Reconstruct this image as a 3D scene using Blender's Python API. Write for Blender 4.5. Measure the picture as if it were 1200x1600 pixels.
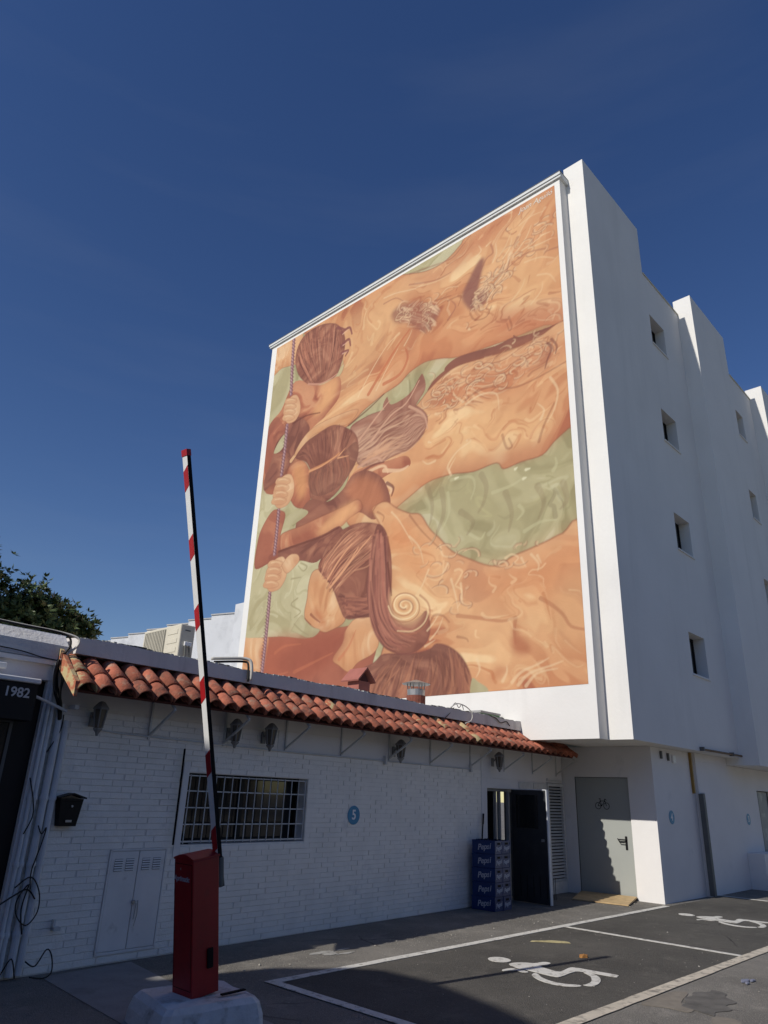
import bpy, bmesh, math, random
import numpy as np
from mathutils import Vector, Matrix
R=math.radians
# ---------------------------------------------------------------- scene, camera, sky, sun, exposure
for _o in list(bpy.data.objects): bpy.data.objects.remove(_o)
sc=bpy.context.scene
COL=sc.collection
sc.view_settings.view_transform='Standard'; sc.view_settings.look='None'; sc.view_settings.gamma=1.0
sc.view_settings.exposure=0.0
sc.view_settings.use_curve_mapping=False
sc.cycles.max_bounces=6; sc.cycles.diffuse_bounces=4; sc.cycles.glossy_bounces=3
sc.cycles.sample_clamp_indirect=6.0
CAM_H=1.6; PITCH,ROLL,YAW=R(21.68),R(2.2655),R(43.711)
cam=bpy.data.cameras.new('camera'); camo=bpy.data.objects.new('camera',cam); COL.objects.link(camo); sc.camera=camo
cam.sensor_fit='VERTICAL'; cam.sensor_height=36.0; cam.lens=36.0*1108.1/1600.0; cam.clip_start=.05; cam.clip_end=2000
_f=Vector((math.cos(YAW)*math.cos(PITCH),math.sin(YAW)*math.cos(PITCH),math.sin(PITCH))); _r=Vector((math.sin(YAW),-math.cos(YAW),0)); _u=_r.cross(_f)
_r2=_r*math.cos(ROLL)+_u*math.sin(ROLL); _u2=_u*math.cos(ROLL)-_r*math.sin(ROLL)
camo.matrix_world=Matrix(((_r2.x,_u2.x,-_f.x,0),(_r2.y,_u2.y,-_f.y,0),(_r2.z,_u2.z,-_f.z,CAM_H),(0,0,0,1)))
SUN=Vector((-1,.083,.72)).normalized()            # towards the sun
w=bpy.data.worlds.new('World'); sc.world=w; w.use_nodes=True
nt=w.node_tree; bg=nt.nodes['Background']; sky=nt.nodes.new('ShaderNodeTexSky'); sky.sky_type='NISHITA'; sky.sun_disc=False
sky.sun_elevation=math.asin(SUN.z); sky.sun_rotation=math.atan2(SUN.x,SUN.y)
sky.altitude=0; sky.air_density=1.0; sky.dust_density=0.1; sky.ozone_density=2.2
hsv=nt.nodes.new('ShaderNodeHueSaturation'); hsv.inputs['Saturation'].default_value=1.22; hsv.inputs['Hue'].default_value=.514; nt.links.new(sky.outputs[0],hsv.inputs['Color'])
tc=nt.nodes.new('ShaderNodeTexCoord'); mp_=nt.nodes.new('ShaderNodeMapping'); mp_.inputs['Scale'].default_value=(1.2,1.2,9.0); mp_.inputs['Rotation'].default_value=(.12,.05,0); nt.links.new(tc.outputs['Generated'],mp_.inputs['Vector'])
cn_=nt.nodes.new('ShaderNodeTexNoise'); cn_.inputs['Scale'].default_value=1.6; cn_.inputs['Detail'].default_value=6; nt.links.new(mp_.outputs[0],cn_.inputs['Vector'])
cr_=nt.nodes.new('ShaderNodeMapRange'); cr_.inputs[1].default_value=.50; cr_.inputs[2].default_value=.85; cr_.inputs[4].default_value=.055; nt.links.new(cn_.outputs['Fac'],cr_.inputs[0])
cm_=nt.nodes.new('ShaderNodeMix'); cm_.data_type='RGBA'; cm_.inputs[7].default_value=(4.2,4.6,5.2,1); nt.links.new(cr_.outputs[0],cm_.inputs[0]); nt.links.new(hsv.outputs[0],cm_.inputs[6])   # thin high cirrus
nt.links.new(cm_.outputs[2],bg.inputs[0]); bg.inputs[1].default_value=.083
sl=bpy.data.lights.new('sun','SUN'); sl.energy=3.75; sl.angle=R(.5); sl.color=(1,.95,.87)
so=bpy.data.objects.new('sun',sl); COL.objects.link(so); so.rotation_euler=(-SUN).to_track_quat('-Z','Y').to_euler(); so.location=(-20,2,20)

# ---------------------------------------------------------------- materials
def lin(c): return tuple((x/255/12.92 if x/255<=.04045 else ((x/255+.055)/1.055)**2.4) for x in c)
MATS={}
def mat(name,col,rough=.7,var=.12,scale=2.5,bump=.15,bscale=60,metal=0.,spec=.4,rnd=0.,stain=None,sscale=1.2,sthr=(.55,.75),streak=False,col2=None,c2thr=(.5,.6),c2scale=8.):
    if name in MATS: return MATS[name]
    m=bpy.data.materials.new(name); m.use_nodes=True; n=m.node_tree.nodes; l=m.node_tree.links; p=n['Principled BSDF']
    geo=n.new('ShaderNodeNewGeometry'); pos=geo.outputs['Position']
    def noise(s,d=4,vec=pos,r=.55):
        t=n.new('ShaderNodeTexNoise'); t.inputs['Scale'].default_value=s; t.inputs['Detail'].default_value=d; t.inputs['Roughness'].default_value=r; l.new(vec,t.inputs['Vector']); return t.outputs['Fac']
    def ramp(f,a,b):
        t=n.new('ShaderNodeMapRange'); t.inputs[1].default_value=a; t.inputs[2].default_value=b; t.clamp=True; l.new(f,t.inputs[0]); return t.outputs[0]
    def mix(f,a,b,mode='MIX'):
        t=n.new('ShaderNodeMix'); t.data_type='RGBA'; t.blend_type=mode
        for s,v in ((0,f),(6,a),(7,b)):
            if hasattr(v,'is_linked') or hasattr(v,'links'): l.new(v,t.inputs[s])
            elif isinstance(v,(int,float)): t.inputs[s].default_value=v
            else: t.inputs[s].default_value=(*v,1)
        return t.outputs[2]
    c0=tuple(x*(1-var) for x in col); c1=tuple(min(1,x*(1+var)) for x in col)
    c=mix(ramp(noise(scale),.3,.7),c0,c1)
    if col2: c=mix(ramp(noise(c2scale,6,r=.65),*c2thr),c,col2)
    if stain:
        v=pos
        if streak:
            mp=n.new('ShaderNodeMapping'); mp.inputs['Scale'].default_value=(1,1,.12); l.new(pos,mp.inputs['Vector']); v=mp.outputs[0]
        c=mix(ramp(noise(sscale,6,v,.62),*sthr),c,stain)
    if rnd:
        oi=n.new('ShaderNodeObjectInfo'); hs=n.new('ShaderNodeHueSaturation')
        l.new(ramp(oi.outputs['Random'],-0.0,1.),hs.inputs['Value'])
        mr=n.new('ShaderNodeMapRange'); mr.inputs[3].default_value=1-rnd; mr.inputs[4].default_value=1+rnd; l.new(oi.outputs['Random'],mr.inputs[0]); l.new(mr.outputs[0],hs.inputs['Value']); l.new(c,hs.inputs['Color']); c=hs.outputs[0]
    l.new(c,p.inputs['Base Color'])
    p.inputs['Roughness'].default_value=rough; p.inputs['Metallic'].default_value=metal; p.inputs['Specular IOR Level'].default_value=spec
    if bump:
        b=n.new('ShaderNodeBump'); b.inputs['Strength'].default_value=bump; b.inputs['Distance'].default_value=.01; l.new(noise(bscale,5),b.inputs['Height']); l.new(b.outputs[0],p.inputs['Normal'])
    MATS[name]=m; return m

WHITE=mat('white_render',(.760,.742,.705),.85,.035,.7,.3,16,stain=(.67,.655,.62),sscale=1.4,sthr=(.55,.85),streak=True)
WALLW=mat('painted_plaster',(.77,.75,.73),.8,.03,1.5,.2,30,stain=(.55,.55,.55),sscale=1.8,sthr=(.62,.9))
BRICKW=mat('painted_brick',(.90,.865,.80),.75,.06,3,.6,60,rnd=.03,stain=(.60,.58,.56),sscale=3,sthr=(.60,.85))
JOINT=mat('painted_mortar',(.80,.77,.715),.9,.08,6,.5,80)
CONC=mat('concrete_edge',(.34,.335,.33),.9,.12,3,.4,40,stain=(.16,.155,.14),sscale=4,sthr=(.55,.8))
PARA=mat('parapet_paint',(.66,.63,.60),.9,.08,2.5,.5,25,stain=(.28,.27,.25),sscale=3,sthr=(.55,.82),streak=True)
TILE=mat('terracotta',(.42,.135,.080),.9,.22,9,.7,45,rnd=.24,col2=(.40,.27,.19),c2thr=(.53,.70),c2scale=10,stain=(.13,.065,.05),sscale=6,sthr=(.52,.72))
TILEY=mat('terracotta_lichen',(.46,.15,.08),.85,.2,9,.5,45,col2=(.52,.42,.22),c2thr=(.48,.56),c2scale=9)
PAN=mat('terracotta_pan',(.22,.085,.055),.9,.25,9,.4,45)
DECK=mat('dark_red_board',(.10,.035,.03),.9,.2,5,.3,30)
BLACK=mat('black_paint',(.008,.008,.009),.5,.1,3,.05,40,spec=.25)
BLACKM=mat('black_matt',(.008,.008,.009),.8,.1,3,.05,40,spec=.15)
GLASSD=mat('dark_glass',(.012,.014,.016),.06,.1,1,0,1,spec=.6)
IRON=mat('white_iron',(.60,.60,.58),.55,.08,12,.1,60,stain=(.30,.22,.16),sscale=9,sthr=(.66,.8))
PIPEW=mat('white_pipe',(.62,.64,.66),.5,.06,6,.1,40,stain=(.36,.35,.33),sscale=4,sthr=(.6,.85))
CABLE=mat('black_cable',(.012,.012,.012),.6,.1,5,0,1)
CABLEW=mat('pale_cable',(.55,.53,.48),.6,.1,5,0,1)
DOORG=mat('grey_door_paint',(.36,.375,.35),.5,.03,2,.06,30)
STEEL=mat('galvanised_steel',(.42,.43,.43),.4,.15,8,.1,40,metal=.7)
RED=mat('red_enamel',(.31,.010,.012),.42,.14,4,.08,20,spec=.5,stain=(.16,.012,.012),sscale=6,sthr=(.55,.8))
REDL=mat('red_film',(.42,.016,.02),.4,.08,5,.02,30)
WHITEP=mat('white_enamel',(.80,.80,.78),.4,.05,5,.02,30)
PLINTH=mat('whitewashed_concrete',(.62,.61,.60),.9,.12,5,1.0,18,stain=(.27,.25,.23),sscale=6,sthr=(.52,.70))
BLUE=mat('blue_crate_plastic',(.006,.028,.125),.4,.1,5,.05,30)
LOGOW=mat('crate_print',(.42,.44,.50),.6,.05,5,0,1)
SIGNB=mat('sign_blue',(.035,.235,.42),.45,.05,5,0,1)
SIGNW=mat('sign_white',(.80,.80,.80),.45,.03,5,0,1)
WOOD=mat('plywood',(.50,.36,.19),.75,.15,10,.2,50,stain=(.32,.21,.11),sscale=4,sthr=(.55,.75))
LINEW=mat('road_paint',(.66,.64,.58),.8,.12,7,.5,90,stain=(.24,.22,.19),sscale=14,sthr=(.53,.68))
LINEB=mat('worn_road_paint',(.56,.50,.40),.8,.12,6,.3,90,stain=(.20,.18,.15),sscale=10,sthr=(.50,.68))
ACW=mat('ac_cream',(.62,.58,.47),.55,.05,4,.05,30)
ACD=mat('ac_grille',(.22,.21,.17),.7,.1,4,.05,30)
CHIM=mat('chimney_red',(.36,.13,.10),.85,.1,6,.3,40)
BRR=mat('chimney_brick',(.22,.075,.05),.9,.2,20,.4,40)
GREEN=mat('green_paint',(.10,.24,.10),.7,.1,5,.1,30)
LEAF=mat('leaf',(.055,.092,.028),.45,.3,3,0,1,rnd=.1,col2=(.11,.14,.05),c2thr=(.45,.6),c2scale=5)
BARK=mat('bark',(.10,.075,.055),.9,.2,8,.6,30)
BROWNP=mat('ochre_pipe',(.30,.18,.045),.5,.1,5,.05,30)
GREYC=mat('grey_cover',(.12,.125,.12),.6,.1,5,.15,30)
LAMPB=mat('lantern_iron',(.26,.25,.235),.6,.15,9,.1,40)
LAMPG=mat('lantern_glass',(.15,.125,.09),.2,.2,5,0,1)
SHEET=mat('scuffed_sheet',(.24,.25,.26),.5,.12,4,.1,30,col2=(.42,.42,.40),c2thr=(.52,.62),c2scale=5)
DOORD=mat('dark_metal_door',(.030,.032,.036),.45,.15,3,.05,30,stain=(.055,.055,.055),sscale=5,sthr=(.5,.8))
CONCP=mat('concrete_slab',(.27,.26,.25),.9,.1,4,.3,50,stain=(.17,.165,.16),sscale=3,sthr=(.5,.8))

CUPB=mat('cupboard_paint',(.80,.775,.74),.6,.05,4,.1,40,stain=(.48,.45,.41),sscale=5,sthr=(.6,.82))
TERR=mat('terrace_render',(.60,.61,.63),.9,.05,1.5,.25,22,stain=(.42,.43,.45),sscale=2,sthr=(.5,.8))
# ---------------------------------------------------------------- mesh helpers
class MB:
    def __init__(s): s.bm=bmesh.new()
    def box(s,a,b,bev=0.,seg=1):
        a=Vector(a);b=Vector(b);lo=Vector(map(min,a,b));hi=Vector(map(max,a,b))
        r=bmesh.ops.create_cube(s.bm,size=1.0,matrix=Matrix.Translation((lo+hi)/2)@Matrix.Diagonal((*(hi-lo),1)))
        if bev:
            es={e for v in r['verts'] for e in v.link_edges}
            bmesh.ops.bevel(s.bm,geom=list(es),offset=bev,segments=seg,affect='EDGES',profile=.5)
        return s
    def hexa(s,P):   # 8 points: bottom 4 then top 4, same order
        v=[s.bm.verts.new(p) for p in P]
        for f in ((3,2,1,0),(4,5,6,7),(0,1,5,4),(1,2,6,5),(2,3,7,6),(3,0,4,7)): s.bm.faces.new([v[i] for i in f])
        return s
    def prism(s,pts,d):    # planar polygon extruded by vector d
        d=Vector(d);A=[s.bm.verts.new(p) for p in pts];B=[s.bm.verts.new(Vector(p)+d) for p in pts];n=len(A)
        s.bm.faces.new(A[::-1]);s.bm.faces.new(B)
        for i in range(n): s.bm.faces.new((A[i],A[(i+1)%n],B[(i+1)%n],B[i]))
        return s
    def poly(s,pts): s.bm.faces.new([s.bm.verts.new(p) for p in pts]); return s
    def tube(s,path,r,seg=8,caps=True,r1=None):
        path=[Vector(p) for p in path];rings=[];n=len(path);up=None
        for i,p in enumerate(path):
            t=((path[min(i+1,n-1)]-path[max(i-1,0)])).normalized()
            if up is None: up=t.orthogonal().normalized()
            up=(up-t*up.dot(t)); up=up.normalized() if up.length>1e-6 else t.orthogonal().normalized()
            q=t.cross(up);rr=r if r1 is None else r+(r1-r)*i/max(1,n-1)
            rings.append([s.bm.verts.new(p+(up*math.cos(2*math.pi*k/seg)+q*math.sin(2*math.pi*k/seg))*rr) for k in range(seg)])
        for a,b in zip(rings,rings[1:]):
            for k in range(seg): s.bm.faces.new((a[k],a[(k+1)%seg],b[(k+1)%seg],b[k]))
        if caps: s.bm.faces.new(rings[0][::-1]);s.bm.faces.new(rings[-1])
        return s
    def lathe(s,c,prof,seg=16):   # about vertical axis at c; prof [(r,z)]
        rings=[]
        for r,z in prof: rings.append([s.bm.verts.new((c[0]+max(r,1e-4)*math.cos(2*math.pi*k/seg),c[1]+max(r,1e-4)*math.sin(2*math.pi*k/seg),c[2]+z)) for k in range(seg)])
        for a,b in zip(rings,rings[1:]):
            for k in range(seg): s.bm.faces.new((a[k],a[(k+1)%seg],b[(k+1)%seg],b[k]))
        s.bm.faces.new(rings[0][::-1]);s.bm.faces.new(rings[-1]); return s
    def bar(s,a,b,w,h=None):
        a=Vector(a);b=Vector(b);h=h or w;t=(b-a).normalized();x=t.cross(Vector((0,0,1)));x=x.normalized() if x.length>1e-4 else Vector((1,0,0));y=x.cross(t)
        P=[p+x*sx*w/2+y*sy*h/2 for p in (a,b) for sx,sy in((-1,-1),(1,-1),(1,1),(-1,1))]
        return s.hexa(P)
    def mesh(s,name,m,smooth=False):
        bmesh.ops.recalc_face_normals(s.bm,faces=s.bm.faces[:])
        me=bpy.data.meshes.new(name);s.bm.to_mesh(me);s.bm.free();me.materials.append(m)
        if smooth:
            for f in me.polygons: f.use_smooth=True
        return me
def link(name,data,parent=None,loc=(0,0,0),rot=None):
    o=bpy.data.objects.new(name,data);COL.objects.link(o);o.parent=parent;o.location=loc
    if rot: o.rotation_euler=rot
    return o
class Thing:
    """An Empty at the thing's base (frame coordinates o); parts are given in frame coordinates. rz turns the frame."""
    def __init__(s,name,label,cat,o=(0,0,0),rz=0.,group=None,rot=None):
        s.o=Vector(o);w_=Matrix.Rotation(rz,3,'Z')@s.o
        s.root=link(name,None,None,w_,rot or (0,0,rz));s.root.empty_display_size=.2
        s.root['label']=label;s.root['category']=cat
        if group: s.root['group']=group
    def part(s,name,mb,m,parent=None,smooth=False,label=None,kind=None):
        bmesh.ops.translate(mb.bm,verts=mb.bm.verts[:],vec=-s.o)
        o=link(name,mb.mesh(name,m,smooth),parent or s.root)
        if label:o['label']=label
        if kind:o['kind']=kind
        return o
    def inst(s,name,me,loc,parent=None,rot=None,local=False): return link(name,me,parent or s.root,Vector(loc)-(Vector() if local else s.o),rot)
    def text(s,name,txt,size,origin,xdir,ydir,m,parent=None,shear=0.,ext=.001,align='CENTER',bold=0.):
        cu=bpy.data.curves.new(name,'FONT');cu.body=txt;cu.size=size;cu.extrude=ext;cu.shear=shear;cu.align_x=align;cu.align_y='CENTER';cu.offset=bold
        t=bpy.data.objects.new(name,cu);COL.objects.link(t);dg=bpy.context.evaluated_depsgraph_get();me=bpy.data.meshes.new_from_object(t.evaluated_get(dg))
        bpy.data.objects.remove(t);x=Vector(xdir).normalized();y=Vector(ydir).normalized();z=x.cross(y)
        M=Matrix(((x.x,y.x,z.x,origin[0]-s.o.x),(x.y,y.y,z.y,origin[1]-s.o.y),(x.z,y.z,z.z,origin[2]-s.o.z),(0,0,0,1)))
        me.transform(M);me.materials.clear();me.materials.append(m);return link(name,me,parent or s.root)
def structure(name,mb,m,parent=None):
    o=link(name,mb.mesh(name,m),parent)
    if parent is None:o['kind']='structure'
    return o
rnd=random.Random(5)
BY=R(2.97); CB,SB=math.cos(BY),math.sin(BY)
def fw_(s,n,z): return Vector((s*CB-n*SB,s*SB+n*CB,z))      # low-building frame -> world
# ---------- mural painter (pure numpy): colours of a flat wall painting ----------
MW,MH=10.36,11.64                      # painted field in metres
NX,NY=560,630
def mural_colors(SH):
    rs=np.random.RandomState(7)
    U,V=np.meshgrid(np.linspace(0,MW,NX),np.linspace(0,MH,NY))
    lin=lambda c:np.where(np.array(c)/255.<=.04045,np.array(c)/255./12.92,((np.array(c)/255.+.055)/1.055)**2.4)
    def vnoise(sc,seed,uu=U,vv=V):
        r=np.random.RandomState(seed);n=64;g=r.rand(n,n)
        x=uu*sc+seed*3.7;y=vv*sc+seed*1.9;xi=np.floor(x).astype(int);yi=np.floor(y).astype(int);fx=x-xi;fy=y-yi
        fx=fx*fx*(3-2*fx);fy=fy*fy*(3-2*fy);a=g[yi%n,xi%n];b=g[yi%n,(xi+1)%n];c=g[(yi+1)%n,xi%n];d=g[(yi+1)%n,(xi+1)%n]
        return (a*(1-fx)+b*fx)*(1-fy)+(c*(1-fx)+d*fx)*fy
    def swirl(sc,seed,warp=1.1):
        wu=U+warp*(vnoise(.9,seed+1)-.5)*2;wv=V+warp*(vnoise(.9,seed+2)-.5)*2
        wu2=wu+.5*(vnoise(2.2,seed+3,wu,wv)-.5);wv2=wv+.5*(vnoise(2.2,seed+4,wu,wv)-.5)
        return .6*vnoise(sc,seed+5,wu2,wv2)+.4*vnoise(sc*2.3,seed+6,wu2,wv2)
    def flow(deg,along,across,seed,warp):            # long brush-led bands that run along a limb
        a=math.radians(deg);wu=U+warp*(vnoise(.55,seed+1)-.5)*2+.25*(vnoise(2.0,seed+7)-.5);wv=V+warp*(vnoise(.55,seed+2)-.5)*2+.25*(vnoise(2.0,seed+8)-.5)
        A=wu*math.cos(a)+wv*math.sin(a);B=-wu*math.sin(a)+wv*math.cos(a)
        n1=vnoise(1.,seed+3,A*along,B*across);B2=B+.35*(n1-.5)
        return .5*n1+.32*vnoise(1.,seed+4,A*along*1.9,B2*across*2.0)+.18*vnoise(1.,seed+5,A*along*3.5,B2*across*4.5)
    SW=[swirl(1.5,11),swirl(1.1,31),swirl(2.2,51),flow(24,.55,1.25,61,.75),flow(20,.6,1.35,91,.75),flow(-8,.55,1.15,121,.8)]
    img=np.zeros((NY,NX,3))
    def blur(m,r):
        for ax in (0,1):
            for _ in range(2):
                p=np.pad(m,[(r+1,r) if a==ax else (0,0) for a in (0,1)],mode='edge');c=np.cumsum(p,axis=ax)
                m=(np.take(c,range(2*r+1,c.shape[ax]),axis=ax)-np.take(c,range(0,c.shape[ax]-2*r-1),axis=ax))/(2*r+1)
        return m
    def smooth(P,closed,n=5):
        P=np.array(P,float)/100.;N=len(P);out=[]
        for i in range(N if closed else N-1):
            g=lambda k:P[k%N] if closed else P[min(max(k,0),N-1)]
            p0,p1,p2,p3=g(i-1),g(i),g(i+1),g(i+2)
            for t in np.arange(n)/n:
                out.append(.5*((2*p1)+(p2-p0)*t+(2*p0-5*p1+4*p2-p3)*t*t+(3*p1-p0-3*p2+p3)*t**3))
        if not closed: out.append(P[-1])
        return np.array(out)
    du,dv=MW/(NX-1),MH/(NY-1)
    def polymask(Q):
        m=np.zeros((NY,NX));x=np.arange(NX)*du
        j0=max(0,int(Q[:,1].min()/dv)-1);j1=min(NY,int(Q[:,1].max()/dv)+2)
        A=Q;B=np.roll(Q,-1,0)
        for j in range(j0,j1):
            for o in (.25,.75):
                y=(j+o-.5)*dv;s=(A[:,1]<=y)!=(B[:,1]<=y)
                if not s.any(): continue
                xs=np.sort(A[s,0]+(y-A[s,1])/(B[s,1]-A[s,1])*(B[s,0]-A[s,0]))
                for a,b in zip(xs[::2],xs[1::2]):
                    m[j]+=.5*np.clip(np.minimum((b-x)/du+.5,(x-a)/du+.5),0,1)
        return np.clip(m,0,1)
    def bands(w,cols,k):
        t=np.clip((.5+(w-.5)*1.08-.2)/.6,0,.999)*(len(cols)-1);i=np.floor(t).astype(int);f=t-i
        f=np.clip((f-.5)*k+.5,0,1)[...,None];C=lin(cols)
        return C[i]*(1-f)+C[np.minimum(i+1,len(cols)-1)]*f
    def lay(m,col,a=1.):
        nonlocal img
        m=(m*a)[...,None];img=img*(1-m)+col*m
    def stroke(P,w0,w1,col,a=1.,closed=False):
        nonlocal img
        Q=smooth(P,closed,4) if len(P)>2 else np.array(P,float)/100.
        mw=max(w0,w1)+.06
        i0,i1=max(0,int((Q[:,0].min()-mw)/du)),min(NX,int((Q[:,0].max()+mw)/du)+2);j0,j1=max(0,int((Q[:,1].min()-mw)/dv)),min(NY,int((Q[:,1].max()+mw)/dv)+2)
        if i1<=i0 or j1<=j0: return
        uu,vv=U[j0:j1,i0:i1],V[j0:j1,i0:i1];best=np.zeros(uu.shape);n=len(Q)-1
        for i in range(n):
            p,q=Q[i],Q[i+1];d=q-p;L=d@d+1e-9;t=np.clip(((uu-p[0])*d[0]+(vv-p[1])*d[1])/L,0,1)
            D=np.hypot(uu-p[0]-t*d[0],vv-p[1]-t*d[1]);s=(i+t)/n;w=(w0*(1-s)+w1*s)/2
            best=np.maximum(best,np.clip((w-D)/du*.8+.5,0,1)*np.clip(w/du*1.4,.15,1))
        m=(best*a)[...,None];img[j0:j1,i0:i1]=img[j0:j1,i0:i1]*(1-m)+lin(col)*m
    PAL=dict(o=[(158,147,108),(174,163,122),(185,174,133),(198,188,151)],ol=[(178,166,126),(192,181,142),(204,194,156)],
      f=[(178,108,78),(203,139,97),(216,158,112),(226,174,125),(240,203,153)],fl=[(200,140,98),(214,158,112),(223,173,127),(232,191,147)],
      fd=[(164,98,76),(182,114,86),(197,131,97),(209,149,111)],b=[(128,80,68),(146,93,77),(161,106,85),(174,119,94)],
      br=[(152,91,74),(171,104,82),(186,120,92)],h=[(132,82,68),(151,97,79),(168,112,89),(186,130,103)],m=[(148,98,82),(167,116,95),(184,136,112),(202,158,130)],
      hd=[(126,81,68),(145,96,79),(163,112,90)],skin=[(206,153,114),(221,176,133),(232,194,152)])
    for it in SH:
        k=it[0]
        if k=='P':                       # filled shape: palette, swirl, band hardness, edge colour, edge width, points
            _,pal,sw,hard,ec,ew,pts=it
            Q=smooth(pts,True);m=polymask(Q);c=bands(SW[sw],PAL[pal],hard)
            inner=blur(m,10)              # painted rounding: rim tone near the outline
            rim=np.clip((1-inner)*1.5,0,1)[...,None]*.62
            c=c*(1-rim)+lin(PAL[pal][0])*rim
            if pal in('f','fl','fd','br','skin'):      # painted modelling: lighter upper flank, deeper lower flank
                gv=np.gradient(blur(m,26 if pal=='f' else 9),axis=0);t_=np.clip(-gv*(34 if pal=='f' else 13),-1,1)[...,None]
                c=np.where(t_>0,c*(1-t_*.6)+lin(PAL[pal][-1])*t_*.6,c*(1+t_*.55)-lin(PAL[pal][0])*t_*.55)
            lay(m,c)
            if ew: stroke(list(pts)+[pts[0]],ew*.75,ew*.75,ec,.5)
        elif k=='S':                     # list of strokes of one colour
            _,col,w0,w1,a,L=it
            for pts in L: stroke(pts,w0,w1,col,a)
        elif k=='T':                     # soft tone over a shape
            _,col,a,r,pts=it
            lay(blur(polymask(smooth(pts,True)),r),lin(col),a)
        elif k=='H':                     # hair strands filling a shape along a guide: dark and light strokes
            _,cols,n,w,seed,guides,jit=it
            r=random.Random(seed)
            for _i in range(n):
                t=r.random()*(len(guides)-1);i=int(t);f=t-i;A,B=guides[i],guides[min(i+1,len(guides)-1)]
                g=[((a[0]*(1-f)+b[0]*f)+r.uniform(-jit,jit),(a[1]*(1-f)+b[1]*f)+r.uniform(-jit,jit)) for a,b in zip(A,B)]
                s0=r.uniform(0,.35);s1=r.uniform(.6,1.);q=smooth(g,False,6)*100
                q=q[int(s0*len(q)):max(int(s1*len(q)),int(s0*len(q))+3)]
                stroke([tuple(p) for p in q],w*r.uniform(.6,1.3),w*.3,cols[r.randrange(len(cols))],r.uniform(.18,.5))
        elif k=='C':                     # small hooked ringlets of light with a darker lee side
            _,n,c0,sx,sy,rot,seed,r0,r1=it;r=random.Random(seed)
            for _i in range(n):
                a,b=r.gauss(0,sx),r.gauss(0,sy);x=c0[0]+a*math.cos(rot)-b*math.sin(rot);y=c0[1]+a*math.sin(rot)+b*math.cos(rot);q=r.uniform(r0,r1);t0=r.uniform(0,6.3);L=r.uniform(1.2,2.9);asp=r.uniform(.45,.9);al=r.uniform(.25,.6)
                arc=lambda R_:[(x+R_*math.cos(t0+L*k/5),y+asp*R_*math.sin(t0+L*k/5)) for k in range(6)]
                stroke(arc(q+2.6),.06,.02,(150,96,76),al);stroke(arc(q),.055,.015,(236,200,156),al)
        elif k=='F':                     # flowing brush marks inside a shape, following the swirl field
            _,cols,n,w,ln,seed,pts,fi=it
            r=random.Random(seed);m=polymask(smooth(pts,True))>.5;js,is_=np.nonzero(m)
            if len(js)==0: continue
            gy,gx=np.gradient(SW[fi])
            for _i in range(n):
                q=r.randrange(len(js));x,y=is_[q],js[q];path=[];
                for s in range(r.randint(3,ln)):
                    xi,yi=int(x),int(y)
                    if not(0<=xi<NX and 0<=yi<NY) or not m[yi,xi]: break
                    path.append((x*du*100,y*dv*100));vx,vy=-gy[yi,xi],gx[yi,xi];L=math.hypot(vx,vy)+1e-9
                    x+=vx/L*6;y+=vy/L*6
                if len(path)>2: stroke(path,w*r.uniform(.4,1.2),w*.2,cols[r.randrange(len(cols))],r.uniform(.15,.5))
    # brush grain
    g=1+.05*(vnoise(9,71)-.5)+.06*(vnoise(3.1,72)-.5)
    img=img*g[...,None];lum=(img@np.array([.3,.59,.11]))[...,None]
    return np.clip(lum+(img-lum)*.97,0,1)
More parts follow.
